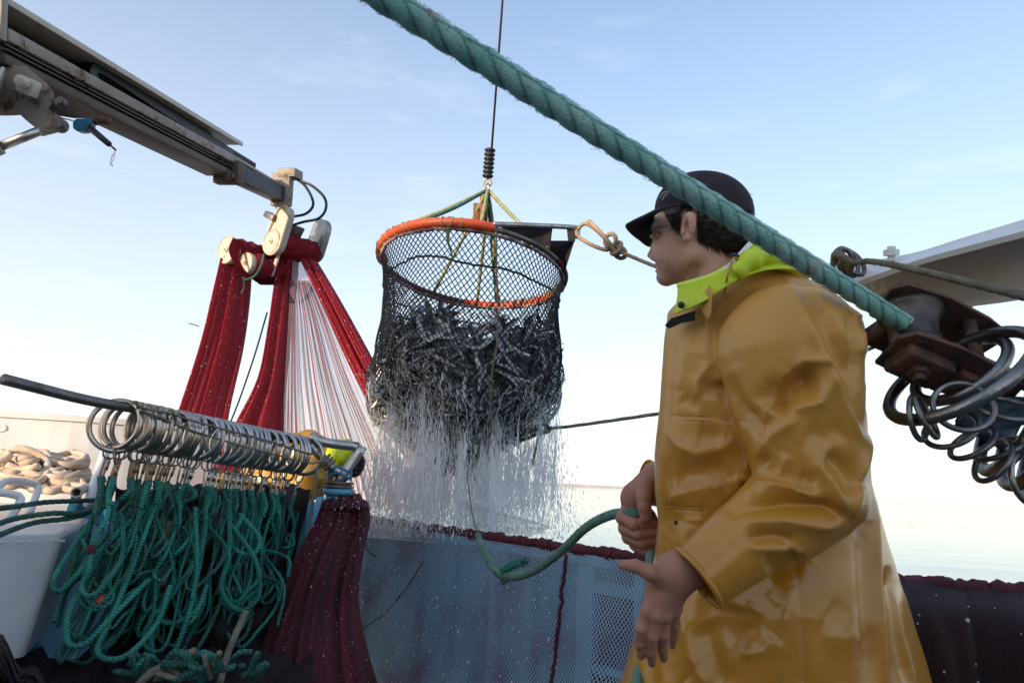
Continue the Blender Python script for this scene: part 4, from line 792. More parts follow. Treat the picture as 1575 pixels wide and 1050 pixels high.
o, g = strand('hanging_net', [(340, 396, 4.68), (330, 440, 4.66), (308, 530, 4.62), (272, 640, 4.55), (240, 730, 4.5), (215, 800, 4.4)], [(388, 415, 4.85), (384, 470, 4.82), (374, 540, 4.76), (352, 640, 4.68), (345, 720, 4.6), (350, 800, 4.5)], 'dark red net hanging straight down from the leftmost pulley', M['red_net'], amp=.026, th=.045, k=(2, 4, 7), seed=3)
sprinkle(g, 260, .0015, .0036)
o, g = strand('hanging_net', [(436, 372, 4.78), (424, 420, 4.76), (412, 500, 4.70), (396, 580, 4.6), (362, 650, 4.5), (320, 740, 4.4), (300, 790, 4.4)], [(460, 372, 4.9), (458, 430, 4.9), (450, 500, 4.84), (442, 580, 4.76), (436, 650, 4.66), (438, 740, 4.55), (445, 790, 4.5)], 'crimson net dropping from the central pulley in long folds', M['red_net'], amp=.026, th=.045, k=(2, 3, 7), seed=11)
sprinkle(g, 160, .0013, .0030)
o, g = strand('hanging_net', [(446, 362, 4.85), (462, 400, 4.85), (500, 480, 4.8), (536, 560, 4.75), (572, 628, 4.7), (620, 700, 4.65), (650, 745, 4.6)], [(464, 366, 4.95), (488, 402, 4.95), (524, 462, 4.9), (562, 530, 4.85), (594, 590, 4.8), (650, 690, 4.7), (682, 740, 4.65)], 'bright red net edge slanting down to the right behind the fish bag', M['bright_net'], amp=.014, th=.03, k=(2, 4, 9), seed=5)
sprinkle(g, 200, .0015, .0034)
# net lapped over the rollers
mb = MB(); g = []; uv = []
for (ca, r_, s0, s1) in ((c1, .094, .045, .36), (c2, .083, .03, .38), (cpl+UP*.0, .086, .05, .36)):
    gg = []; uu = []
    for s_ in np.linspace(s0, s1, 26):
        row = []; ru = []
        x_ = nrm(np.cross(UP, u)); y_ = np.cross(u, x_)
        for q_ in np.linspace(0, 6.283, 49)[:-1]:
            rr = r_*(1+.06*math.sin(s_*70+q_)+.03*math.sin(q_*9+s_*30)); row.append(ca+u*s_+x_*rr*math.cos(q_)+y_*rr*math.sin(q_)); ru.append((s_*3, q_*.2, 0))
        gg.append(row); uu.append(ru)
    mb.grid(gg, wrapv=True, uv=uu)
lap = mb.build('lapped_net', M['red_net']); tag(lap, 'dark maroon net lapped round the small rollers of the hauler', 'net')
o, g = strand('lapped_net', [(358, 366, 4.60), (352, 385, 4.52), (362, 410, 4.5), (372, 424, 4.52)], [(376, 372, 4.68), (368, 392, 4.6), (376, 414, 4.56), (392, 428, 4.6)], 'red net crossing between the two cream discs', M['red_net'], nv=40, amp=.006, th=.02, seed=8)
o, g = strand('lapped_net', [(392, 408, 4.72), (385, 425, 4.72), (400, 438, 4.74)], [(440, 378, 4.82), (436, 410, 4.84), (424, 438, 4.84)], 'dark maroon net bunched below the middle pulleys', M['dark_net'], nv=40, amp=.01, th=.06, seed=9)
mb = MB(); mb.tube(resample(pts([(406, 390, 4.58), (402, 408, 4.56), (392, 424, 4.54), (378, 430, 4.54), (374, 426, 4.54)]), .01), .0075, 7, lobes=3, pitch=.04); mb.tube(resample(pts([(374, 430, 4.54), (376, 440, 4.54), (371, 452, 4.54)]), .01), .004, 6); tag(mb.build('head_line', M['green_rope2']), 'short green head line curling under the small pulley', 'rope')
# fan of netting with its lines
nv = 60; A = spline(pts([(450, 400, 4.84), (446, 480, 4.8), (440, 580, 4.72), (436, 660, 4.66), (434, 775, 4.6)]), nv); B = spline(pts([(462, 396, 4.92), (510, 488, 4.86), (556, 590, 4.8), (605, 690, 4.72), (650, 785, 4.6)]), nv)
g = np.zeros((nv, 120, 3)); uv = np.zeros_like(g); U = np.linspace(0, 1, 120)
for j in range(nv):
    g[j] = A[j]+(B[j]-A[j])*U[:, None]+FW*(.02*np.sin(U*40)+.012*np.sin(U*97+1))[:, None]*(j/nv); uv[j, :, 0] = U; uv[j, :, 1] = j/nv*2
fo = thing('net_fan', 'pinkish white netting spread into a fan of fine lines behind the spray', 'net', tuple(A[0]))
MB().grid(g, uv=uv).build('sheet', M['fan'], fo)
dk = mat('dark_line', (.16, .11, .14), .8); rd = mat('red_line', (.45, .03, .08), .8)
for k, u_ in enumerate(np.sort(rng.uniform(.02, .9, 44)**1.25)):
    q = A+(B-A)*(u_+.006*np.sin(np.linspace(0, rng.uniform(3, 9), len(A))+rng.uniform(0, 6)))[:, None]-FW*.02; q = q[6:]; mb = MB(); mb.tube(q, .0016+.0016*rng.random(), 5); mb.build('line', rd if k % 9 == 4 else dk, fo)
# floats on the net's outer edge
for k, (x, y) in enumerate(((528, 512), (537, 528), (545, 541), (552, 552), (559, 562), (566, 573), (572, 583), (578, 594))):
    q = P(x, y, 4.93); ax = nrm(P(583, 590, 4.9)-P(530, 505, 4.9)); mb = MB(); mb.lathe(q, ax, [(-.035, .004), (-.033, .014), (-.015, .026), (.015, .026), (.033, .014), (.035, .004)], 14); tag(mb.build('net_float', M['float']), 'white float strung on the slanting red net edge', 'float', 'floats along the net edge')
mb = MB(); mb.tube(resample(pts([(411, 480, 4.9), (392, 545, 4.85), (368, 615, 4.8), (350, 660, 4.75)]), .03), .006, 6); tag(mb.build('thin_line', M['green_rope2']), 'thin green line hanging between the two red net strands', 'rope')
mb = MB(); mb.tube(resample(pts([(290, 497, 5.2), (298, 499, 5.2), (306, 502, 5.2)]), .01), [.004]*3 if False else .004, 5); tag(mb.build('twig', M['black']), 'tiny dark twig sticking out left of the dark red net', 'twig')

# ================================================================== maroon net over the rail, dark net at right
o, g = strand('draped_net', [(496, 768, 2.78), (485, 800, 2.76), (458, 850, 2.68), (426, 930, 2.58), (400, 1000, 2.50), (370, 1080, 2.42)], [(566, 772, 2.95), (570, 800, 2.92), (560, 850, 2.84), (552, 920, 2.75), (566, 1000, 2.6), (592, 1080, 2.5)], 'dark maroon net draped over the rail and down beside the blue panel', M['dark_net'], amp=.028, th=.07, k=(1.5, 3, 8), seed=21)
sprinkle(g, 260, .0008, .0024)
mb = MB(); gg = []; uu = []
for i in range(40):
    row = []; ru = []
    for j in range(30):
        f_ = i/39; s_ = j/29; x0 = 496+72*s_; yt = 752+26*(2*s_-1)**2
        row.append(P(x0, yt+(782-yt)*f_+3*math.sin(j*1.3+i*.3), 3.0-.28*math.sin(f_*math.pi/2)+.12*s_+.02*math.sin(j*1.9))); ru.append((s_, f_*.2, 0))
    gg.append(row); uu.append(ru)
mb.grid(gg, uv=uu); o = mb.build('draped_net', M['dark_net']); tag(o, 'rounded crest of maroon net lying on the rail by the post', 'net'); sprinkle(np.array(gg), 40, .0015, .005)
o, g = strand('draped_net', [(1330, 893, 1.95), (1340, 930, 1.86), (1360, 985, 1.80), (1380, 1090, 1.74)], [(1760, 915, 1.85), (1740, 950, 1.72), (1730, 1010, 1.66), (1720, 1100, 1.62)], 'near black maroon net slung on the rail behind the fisherman', M['sea_net'], amp=.03, th=.03, k=(2, 3.3, 8), seed=31)
sprinkle(g, 24, .0012, .0035)
mb = MB(); q = resample(pts([(1350, 893, 2.02), (1400, 899, 1.98), (1480, 903, 1.93), (1575, 910, 1.90), (1740, 918, 1.86)]), .015); mb.tube(q+.004*rng.normal(size=q.shape), .028, 10, lobes=5, pitch=.16); tag(mb.build('net_roll', M['maroon']), 'rolled maroon net edge along the rail at right', 'net')

# ================================================================== fish bag (brailer)
DB = 3.9; RC = P(727, 414, DB); RAD = 142/F*DB
e1 = nrm(math.cos(R(4.6))*R0-math.sin(R(4.6))*np.array([0, 0, 1.])); e2 = np.array([0, -1., 0])*math.cos(R(7))+np.array([0, 0, 1.])*math.sin(R(7)); e2 = nrm(e2-e1*(e1@e2)); en = np.cross(e1, e2); en = en if en[2] > 0 else -en
def rim(th, k=1.0, dz=0): return RC+RAD*k*(np.cos(th)[..., None]*e1+np.sin(th)[..., None]*e2)+en*dz
ZB = RC[2]-1.03; BC = P(720, 600, DB); BX = np.array([BC[0], BC[1]])
prof_s = np.array([0, .09, .20, .34, .47, .60, .69, .77, .85, .93, 1.0]); prof_r = np.array([.985, .955, .935, .95, .985, 1.02, 1.03, .97, .70, .32, .10])
def bag(th, s, inset=0.0):
    th, s = np.broadcast_arrays(np.asarray(th, float), np.asarray(s, float)); rm = rim(th)
    r_ = RAD*np.interp(s, prof_s, prof_r)-inset
    bulge = .018*np.sin(th*5+s*7)+.012*np.sin(th*11-s*13)+.008*np.sin(th*23+s*21)
    r_ = r_+bulge*np.clip((s-.25)*3, 0, 1)
    tail = .17*np.exp(-((np.mod(th-math.pi/2+math.pi, 2*math.pi)-math.pi+.35)/.55)**2)
    low = ZB+.10*np.sin(th*3+1.0)+.05*np.sin(th*7)
    z = rm[..., 2]*(1-s)+low*s
    cxy = rm[..., :2]*0+(RC[:2]*(1-s[..., None])+BX*s[..., None])
    dirx = np.stack([np.cos(th)*e1[0]+np.sin(th)*e2[0], np.cos(th)*e1[1]+np.sin(th)*e2[1]], -1); dirx /= np.linalg.norm(dirx, axis=-1, keepdims=True)
    return np.concatenate([cxy+dirx*r_[..., None], z[..., None]], -1)
br = thing('fish_bag', 'round hoop net bag full of small fish, streaming water, hung from a wire', 'hoop net', tuple(RC))
mb = MB(); NC = 104; NS = 66
S_ = np.linspace(0, 1, NS)
for k in range(NC):
    for sg in (1, -1):
        th = 2*math.pi*k/NC+sg*S_*2*math.pi*30/NC; mb.tube(bag(th, S_), .0031, 3, cap=False)
mb.build('net', M['twine'], br)
th = np.linspace(0, 2*math.pi, 200, endpoint=False)
mb = MB(); mb.tube(np.vstack([rim(th), rim(th[:2])]), .0155, 10, cap=False); mb.build('hoop', M['dull_steel'], br)
mb = MB(); q = np.vstack([rim(th, .985, -.026), rim(th[:1], .985, -.026)]); q += .003*rng.normal(size=q.shape); mb.tube(q, .011, 8, cap=False, lobes=3, pitch=.05); mb.build('rim_rope', mat('rim_rope', (.40, .30, .26), .8, col2=(.12, .05, .06), nscale=9, lo=.4, hi=.6), br)
def arc(a0, a1, k=1., dz=0., n=60): return rim(np.linspace(R(a0), R(a1), n), k, dz)
mb = MB(); mb.tube(arc(187, 76, 1.0, .006), .026, 14); mb.build('hose_cover', M['orange'], br)
mb = MB(); mb.tube(arc(262, 338, 1.0, .0), .0215, 12); mb.build('hose_cover', M['orange'], br)
for a0_, a1_ in ((196, 258), (340, 390)): MB().tube(arc(a0_, a1_, 1.0, -.003), .020, 12).build('hoop_wrap', M['maroon'], br)
for a_ in list(np.linspace(92, 184, 13)+rng.uniform(-3, 3, 13))+list(np.linspace(290, 345, 12)):
    c_ = rim(np.array(R(a_)), 1., .006); tgt = rim(np.array(R(a_+1)), 1., .006)-c_
    mb = MB()
    for j in range(rng.integers(1, 4)): mb.torus(c_+tgt*j*.4, tgt+.3*rng.normal(size=3)*np.linalg.norm(tgt), .0285, .0028, 18, 5)
    mb.build('hoop_lashing', M['yellow_rope'], br)
seam = bag(np.linspace(0, 2*math.pi, 160), np.full(160, .155)); mb = MB(); mb.tube(seam+.003*rng.normal(size=seam.shape), .006, 6, cap=False); mb.tube(bag(np.full(60, R(200.)), np.linspace(0, .8, 60)), .006, 6); mb.tube(bag(np.full(60, R(340.)), np.linspace(0, .8, 60)), .006, 6); mb.build('seam_rope', M['twine'], br)
# handle bracket at the right of the hoop
hx = [(762, 345, 3.42), (884, 350, 3.60), (887, 366, 3.60), (868, 418, 3.72), (858, 410, 3.72), (835, 382, 3.62), (800, 362, 3.52)]
mb = MB(); pl_ = pts(hx); mb.add(np.vstack([pl_, pl_+UP*.0+FW*.012]), []); 
hole = pts([(855, 355, 3.555), (878, 356, 3.59), (874, 369, 3.595), (853, 368, 3.555)])
mb = MB()
o5 = pts([(762, 346, 3.42), (850, 350, 3.55), (846, 384, 3.58), (820, 372, 3.56), (800, 362, 3.50)]); mb.prism(o5, FW*.014)
mb.prism(pts([(846, 370, 3.56), (884, 370, 3.60), (868, 420, 3.72), (857, 410, 3.72), (838, 386, 3.6)]), FW*.013)
mb.prism(pts([(872, 352, 3.585), (885, 352, 3.60), (885, 371, 3.60), (874, 371, 3.59)]), FW*.013)
mb.build('handle_plate', mat('bracket_plate', (.10, .075, .07), .5, .5, col2=(.05, .045, .05), nscale=8, dirt=((.16, .08, .05), 12, .6)), br, smooth=False)
mb = MB(); mb.tube(resample(pts([(758, 345, 3.40), (800, 346, 3.47), (884, 350, 3.60), (889, 356, 3.61), (888, 366, 3.60)]), .02), .0135, 10); mb.build('handle_rod', M['steel'], br)
# hangers from the hook to the hoop
HK = P(750, 292, 3.85)
for a_, r_, mt in ((135, .013, 'yellow_rope'), (118, .011, 'green_rope2'), (84, .011, 'yellow_rope'), (40, .012, 'yellow_rope'), (285, .011, 'green_rope2'), (240, .011, 'yellow_rope')):
    q1_ = rim(np.array(R(a_)), 1., .02); mb = MB(); md = (HK+q1_)/2+np.array([0, 0, -.012]); mb.tube(resample(np.array([HK, md, q1_]), .012), r_, 9, lobes=3, pitch=.06, depth=.3); mb.build('hanger_rope', M[mt], br)
mb = MB(); mb.tube(resample(np.array([HK+FW*.03, P(748, 330, 3.95), P(741, 400, 4.15), P(733, 470, 4.3)]), .02), np.r_[.011], 8, lobes=3, pitch=.05); mb.tube(resample(np.array([HK, P(757, 340, 4.0), P(762, 420, 4.15), P(768, 470, 4.2)]), .02), .011, 8, lobes=3, pitch=.05); mb.build('closing_line', M['yellow_rope'], br)
mb = MB(); mb.box(P(744, 318, 3.92), RT*.022+UP*.002, UP*.075, FW*.022, .005); mb.box(P(733, 326, 3.95), RT*.018, UP*.05, FW*.018, .005); mb.build('wooden_toggle', M['wood'], br, auto=30)
mb = MB(); q = resample(pts([(690, 352, 3.38), (689, 370, 3.37), (694, 388, 3.37), (697, 402, 3.37)]), .008); mb.tube(q, np.linspace(.012, .003, len(q)), 6, lobes=2, pitch=.05, depth=.5); q = resample(pts([(762, 395, 3.5), (759, 415, 3.5), (763, 440, 3.5)]), .008); mb.tube(q, np.linspace(.01, .004, len(q)), 6, lobes=2, pitch=.04, depth=.5); tag(mb.build('seaweed', M['weed']), 'green seaweed strand caught on the bag hoop', 'seaweed')
mb = MB(); q = resample(pts([(763, 348, 3.36), (764, 420, 3.36), (765, 520, 3.33), (757, 570, 3.33), (752, 640, 3.36), (735, 690, 3.38)]), .015); mb.tube(q, .0048, 6, lobes=3, pitch=.03); tag(mb.build('slack_line', M['grey_rope']), 'thin grey line running down the front of the fish bag', 'rope')
# hook wire
mb = MB(); mb.tube(np.array([P(820, -640, 3.1), P(756, 232, 3.84)]), .0065, 7); tag(mb.build('hoist_wire', M['dull_steel']), 'thin steel hoist wire from above the picture to the bag', 'wire')
hs = thing('hoist_swivel', 'ribbed black rubber sleeve with a shackle on the hoist wire', 'swivel', tuple(P(752, 285, 3.84)))
mb = MB(); s0, s1 = P(754, 228, 3.84), P(750, 274, 3.85); L_ = np.linalg.norm(s1-s0); pr = []
for k in range(7): pr += [(L_*(k+.05)/7, .021), (L_*(k+.3)/7, .031), (L_*(k+.7)/7, .031), (L_*(k+.95)/7, .022)]
mb.lathe(s0, s1-s0, pr, 20); mb.build('sleeve', M['black'], hs)
mb = MB(); mb.torus(P(750, 281, 3.85), FW+RT*.3, .022, .006, 24, 8); mb.build('shackle_ring', M['amber'], hs)
mb = MB(); mb.torus(P(750, 290, 3.85), FW*.3+RT, .020, .006, 24, 8, sq=1.3); mb.build('hook', M['steel'], hs)
# shackle loop, knot and line from the handle to the right (passes behind the head)
mb = MB(); lp = [(889, 352, 3.60), (900, 344, 3.58), (915, 352, 3.54), (936, 372, 3.5), (940, 380, 3.5), (930, 384, 3.52), (905, 374, 3.57), (888, 362, 3.60)]
mb.tube(spline(pts(lp), 80, closed=True), .0115, 9, cap=False, lobes=3, pitch=.05)
mb.tube(resample(pts([(906, 340, 3.55), (918, 352, 3.5), (932, 368, 3.47), (944, 384, 3.47), (952, 392, 3.48)]), .008), .0125, 9, lobes=3, pitch=.05)
for cx_, cy_, n_ in ((939, 370, RT+FW), (948, 382, RT-UP*.6+FW*.5), (953, 388, RT+UP+FW)): mb.torus(P(cx_, cy_, 3.48), n_, .034, .0115, 26, 9)
mb.tube(resample(pts([(940, 383, 3.49), (960, 390, 3.45), (1004, 408, 3.3), (1090, 440, 3.0), (1180, 480, 2.75), (1225, 640, 2.5), (1215, 886, 2.36)]), .012), .0105, 9, lobes=3, pitch=.05)
tag(mb.build('handling_rope', M['amber_rope'] if 'amber_rope' in M else mat('tan_rope', (.40, .27, .17), .75, col2=(.22, .16, .11), nscale=8)), 'tan rope knotted to the hoop handle, leading toward the man', 'rope')
mb = MB(); q = resample(pts([(838, 659, 3.75), (880, 655, 3.6), (1006, 637, 3.2), (1100, 622, 2.9), (1180, 640, 2.6), (1230, 760, 2.45), (1225, 888, 2.36)]), .015); mb.tube(q, .0095, 9, lobes=3, pitch=.05)
for k in range(2): mb.torus(P(834+5*k, 659, 3.75), RT*.4+FW+UP*.4*k, .024, .009, 22, 8)
mb.tube(resample(pts([(832, 664, 3.74), (826, 680, 3.73), (822, 700, 3.73), (820, 716, 3.73)]), .01), .009, 8, lobes=3, pitch=.05); tag(mb.build('tail_rope', M['grey_rope']), 'grey rope tied to the bottom corner of the fish bag', 'rope')
# the closed end: mesh gathered to the tie at the lower right and hanging to a ragged tail
mb = MB(); hemA, hemB = np.array([690., 712.]), np.array([834., 659.])
for k in range(64):
    t_ = rng.random(); e_ = hemA*(1-t_)+hemB*t_; s_ = np.array([rng.uniform(640, 826), rng.uniform(606, 640)]); s_[0] = .55*s_[0]+.45*(e_[0]-10); d0, d1 = rng.uniform(3.46, 3.75), 3.62+.13*t_
    md = (s_+e_)/2+np.array([rng.normal()*8, 4]); mb.tube(resample(pts([(*s_, d0), (*md, (d0+d1)/2-.03), (*e_, d1)]), .03), rng.uniform(.003, .0075), 5)
hm = np.array([hemA*(1-t_)+hemB*t_+np.array([0, 5*math.sin(t_*9)+4*math.sin(math.pi*t_)]) for t_ in np.linspace(0, 1, 14)]); mb.tube(resample(pts([(x, y, 3.62+.13*k/13) for k, (x, y) in enumerate(hm)]), .02), .011, 6)
for k in range(16):
    x1 = rng.uniform(668, 706); mb.tube(resample(pts([(x1+14, 676, 3.6), (x1+5, 702, 3.6), (x1-8+rng.normal()*5, 728+rng.uniform(-14, 16), 3.6)]), .02), rng.uniform(.004, .007), 5)
mb.build('closed_end', M['twine'], br)

# fish
def fish_mesh(bend):
    mb = MB(); Lf = .185; xs_ = np.array([-.5, -.47, -.40, -.30, -.15, 0, .15, .28, .36, .40])*Lf; hh_ = np.array([.0015, .006, .011, .0155, .0185, .019, .0165, .011, .0065, .0055]); ww = hh_*.55
    A = np.linspace(0, 2*math.pi, 12, endpoint=False)
    by = lambda x: bend*(x/Lf)**2*.16
    g = np.array([[(x, by(x)+w_*math.cos(q), h_*math.sin(q)) for q in A] for x, h_, w_ in zip(xs_, hh_, ww)])
    mb.grid(g, wrapv=True); mb.f.append(tuple(range(12)))
    x0 = .39*Lf; yb = by(x0); x1 = .5*Lf; y1 = by(x1)
    for s_ in (1, -1): mb.add([(x0, yb+.0008, .002*s_), (x1+.006, y1, .019*s_), (x1-.005, y1, .006*s_), (x0, yb-.0008, -.004*s_), (x0, yb-.0008, .002*s_), (x1+.006, y1-.001, .019*s_), (x1-.005, y1-.001, .006*s_)], [(0, 1, 2, 3), (4, 5, 6, 3), (0, 4, 5, 1)])
    mb.add([(-.02, by(0)+.0006, .018), (.022, by(0)+.0006, .017), (.014, by(0), .027), (-.012, by(0), .031), (-.02, by(0)-.0006, .018), (.022, by(0)-.0006, .017)], [(0, 1, 2, 3), (4, 5, 2, 3)])
    mb.ell((-.43*Lf, by(.43*Lf)+.0038, .002), (.0032, 0, 0), (0, .002, 0), (0, 0, .0032), 8, 5); mb.ell((-.43*Lf, by(.43*Lf)-.0038, .002), (.0032, 0, 0), (0, .002, 0), (0, 0, .0032), 8, 5)
    return mb
protos = [fish_mesh(b_).build('fish', M['fish']) for b_ in (-1.2, -.5, .0, .6, 1.3)]
FN = 300; cnt = 0; camdir = None
for i in range(FN):
    for _ in range(60):
        th_ = rng.uniform(R(-14), R(194)); s_ = rng.uniform(.16, .93)**.9
        q = bag(th_, s_, rng.uniform(.030, .060)); c_ = w2c(q[None])[0]; py = -c_[1]/c_[2]*F+CY
        if py > 492+rng.uniform(-4, 16): break
    q2 = bag(th_+.02, s_, .03); q3 = bag(th_, s_+.02, .03); tx = nrm(q2-bag(th_, s_, .03)); tz = nrm(q3-bag(th_, s_, .03)); nn = nrm(np.cross(tx, tz))
    a_ = rng.uniform(0, 6.28) if rng.random() < .4 else rng.normal(math.pi*.28, .5)+(math.pi if rng.random() < .5 else 0)
    X = math.cos(a_)*tx+math.sin(a_)*tz+nn*rng.normal()*.04; X = nrm(X); rl_ = rng.normal()*.45; Yv = nrm(np.cross(np.cross(X, nn), X)); Z = np.cross(X, Yv)
    Y2 = math.cos(rl_)*Yv+math.sin(rl_)*Z; Z2 = np.cross(X, Y2)
    if Z2[2] < 0 and rng.random() < .6: Z2 = -Z2; Y2 = -Y2
    pr_ = protos[i % 5]; o = pr_ if i < 5 else pr_.copy()
    if i >= 5: COL.objects.link(o)
    k_ = rng.uniform(.80, 1.0); o.matrix_world = Matrix(((X[0]*k_, Y2[0]*k_, Z2[0]*k_, q[0]), (X[1]*k_, Y2[1]*k_, Z2[1]*k_, q[1]), (X[2]*k_, Y2[2]*k_, Z2[2]*k_, q[2]), (0, 0, 0, 1)))
    tag(o, 'dark backed silver fish pressed among the others against the hanging net mesh', 'fish', 'fish in the hoop net')
# the rest of the catch inside
mb = MB(); base = fish_mesh(.4); bv_ = np.vstack(base.v); bf_ = base.f
for i in range(850):
    th_ = rng.uniform(0, 2*math.pi); s_ = rng.uniform(.38, .97); q = bag(th_, s_, rng.uniform(.07, .18) if s_ < .8 else rng.uniform(.02, .08))
    Mx = np.array(Matrix.Rotation(rng.uniform(0, 6.28), 3, 'Z')@Matrix.Rotation(rng.uniform(-1, 1), 3, 'Y')@Matrix.Rotation(rng.uniform(0, 6.28), 3, 'X')); mb.add(bv_@Mx.T*rng.uniform(.9, 1.1)+q, bf_)
th = np.linspace(0, 2*math.pi, 48, endpoint=False); sg_ = np.linspace(.46, .985, 22); TH, SS = np.meshgrid(th, sg_); core = bag(TH, SS, .12*np.ones_like(SS)); core[0, :, 2] += .02
mb.grid(core, wrapv=True); mb.add(core[0], [tuple(range(48))])
tag(mb.build('fish_mass', mat('fish_mass', (.05, .058, .07), .3, .2, col2=(.55, .57, .60), nscale=16, lo=.42, hi=.62)), 'dense mass of fish filling the inside of the bag', 'fish', kind='stuff')

# ================================================================== falling water
def droplet(mb, p, l_, r_, lean):
    d_ = np.array([lean[0], lean[1], -1.]); x_ = np.array([1., 0, 0]); y_ = np.array([0, 1., 0]); top = p-d_*l_*.6; bot = p+d_*l_*.4; m_ = p+d_*l_*.12
    mb.add([top, m_+x_*r_, m_+y_*r_, m_-x_*r_, m_-y_*r_, bot], [(0, 1, 2), (0, 2, 3), (0, 3, 4), (0, 4, 1), (5, 2, 1), (5, 3, 2), (5, 4, 3), (5, 1, 4)])
wm = MB(); cols = [(rng.uniform(0, 2*math.pi), rng.uniform(.3, 1.12)) for _ in range(120)]
zend = P(700, 815, 3.6)[2]
for k in range(15000):
    if rng.random() < .72: th_, kk = cols[rng.integers(len(cols))]; th_ += rng.normal()*.012; kk += rng.normal()*.012
    else: th_ = rng.uniform(0, 2*math.pi); kk = math.sqrt(rng.uniform(.05, 1.25))
    q = bag(th_, .80); q = np.r_[BX+(q[:2]-BX)*kk*rng.uniform(.97, 1.03), 0]; z0 = bag(th_, np.interp(kk, [0, .5, .8, 1], [.95, .90, .85, .79]))[2]
    f_ = rng.random()**1.15; z = z0+(zend-z0)*f_+rng.normal()*.02; spread = 1+.24*f_*rng.random()**.5
    p = np.r_[BX+(q[:2]-BX)*spread+rng.normal(size=2)*.012*(1+2*f_), z]
    droplet(wm, p, rng.uniform(.010, .055)*(1.25-.5*f_), rng.uniform(.0008, .0026)*min(1, .35+1.6*f_)*(1 if rng.random() < .93 else 1.8), rng.normal(size=2)*.05)
for k in range(1700):                       # joined meandering streams
    th_, kk = cols[rng.integers(len(cols))] if rng.random() < .5 else (rng.uniform(0, 6.28), math.sqrt(rng.uniform(.05, 1.3))); q = bag(th_, .80); z0 = bag(th_, np.interp(kk, [0, .5, .8, 1], [.95, .90, .85, .79]))[2]; n_ = rng.integers(8, 38); st = np.cumsum(rng.normal(size=(n_, 2))*.0045, axis=0)
    xy = BX+(q[:2]-BX)*kk+st; zz = z0+.04-rng.uniform(0, .62)**1.3-np.arange(n_)*.020; ok_ = zz > zend+rng.uniform(-.03, .16)
    if ok_.sum() < 4: continue
    xy, zz, n_ = xy[ok_], zz[ok_], int(ok_.sum()); wm.tube(np.c_[xy, zz], rng.uniform(.0008, .0021)*(2.3 if rng.random() < .09 else 1)*(.4+.9*rng.random(n_))*np.sin(np.linspace(.15, 3.0, n_)), 4)
tag(wm.build('falling_water', M['water'], smooth=False), 'white water streaming in drops from the fish bag to the rail', 'water', kind='stuff')
wm = MB()
for k in range(170):                        # trickles over the lower half of the bag and just below
    th_ = rng.uniform(R(-20), R(200)); s0 = rng.uniform(.66, .88); s1 = min(.93, s0+rng.uniform(.1, .4)); n_ = 16
    th2 = th_+np.cumsum(rng.normal(size=n_)*.012); q = bag(th2, np.linspace(s0, s1, n_), -.006*np.ones(n_))
    e_ = q[-1]; ext = np.array([e_+np.array([rng.normal()*.008, rng.normal()*.008, -.03*(i+1)]) for i in range(rng.integers(2, 9))]); q = np.vstack([q, ext])
    wm.tube(q+rng.normal(size=q.shape)*.002, rng.uniform(.0007, .0020)*(.5+.8*rng.random(len(q))), 4)
for k in range(2600):
    th_ = rng.uniform(R(-20), R(200)); s_ = rng.uniform(.62, .96)**.8; droplet(wm, bag(th_, s_, -.008), rng.uniform(.006, .026), rng.uniform(.0007, .0018), rng.normal(size=2)*.2)
tag(wm.build('water_trickles', M['water'], smooth=False), 'trickles of water running down over the fish bag mesh', 'water', kind='stuff')
wm = MB()
for k in range(15000):
    x = rng.normal(690, 90) if rng.random() < .7 else rng.normal(610, 40); y = 838-abs(rng.normal(0, 48)); y += (x-700)*.06; droplet(wm, P(x, min(y, 838+(x-700)*.10), rng.uniform(3.35, 4.2)), rng.uniform(.003, .014), rng.uniform(.0008, .0024), rng.normal(size=2)*.22)
for k in range(5000):
    x = rng.uniform(545, 890); y = rng.uniform(560, 830); droplet(wm, P(x, y, rng.uniform(3.3, 4.3)), rng.uniform(.003, .012), rng.uniform(.0007, .0018), rng.normal(size=2)*.15)
tag(wm.build('spray', M['mist'], smooth=False), 'fine white spray and foam bouncing up behind the rail', 'spray', kind='stuff')
hz_ = bpy.data.meshes.new('spray_haze'); mb = MB(); mb.ell(np.zeros(3), np.array([1., 0, 0]), np.array([0, 1., 0]), np.array([0, 0, 1.]), 24, 14); ho = mb.build('spray_haze', M['haze']); ho.location = tuple(P(675, 755, 3.9)); ho.scale = (.92, .45, .58); tag(ho, 'soft white mist hanging where the water hits behind the rail', 'mist', kind='stuff')
# droplets clinging to nets
sprinkle(G[:int(G.shape[0]*.62)].copy(), 560, .0012, .0038, .012)
mb = MB()
for p, r_ in drops: mb.ell(p, RT*r_, UP*r_*rng.uniform(.8, 1.8), FW*r_, 6, 4)
tag(mb.build('net_droplets', M['drop']), 'bright water drops sprinkled over the nets and netting', 'drops', kind='stuff')

# ================================================================== gulls
def gull(p, s, lab, fly=False):
    mb = MB(); mb.ell(p, RT*.20*s, UP*.07*s, FW*.07*s); mb.ell(p-RT*.19*s+UP*.06*s, RT*.05*s, UP*.05*s, FW*.05*s); mb.prism([p-RT*.23*s+UP*.06*s, p-RT*.30*s+UP*.045*s, p-RT*.23*s+UP*.045*s], FW*.01)
    mb.prism([p+RT*.16*s+UP*.02*s, p+RT*.32*s+UP*.06*s, p+RT*.30*s+UP*.0*s], FW*.02)
    if fly:
        for q in ([(0, .05), (.12, .10), (.45, .14), (.2, .03)], [(-.02, .0), (-.2, -.03), (-.40, .02), (-.1, .05)]): mb.prism([p+RT*x*s+UP*y*s for x, y in q], FW*.10*s)
    return tag(mb.build('gull', M['gull']), lab, 'bird', None if fly else 'gulls resting on the water')
gull(P(1378, 652, 38), 1.0, 'tawny gull flying low over the water right of the fisherman', True)
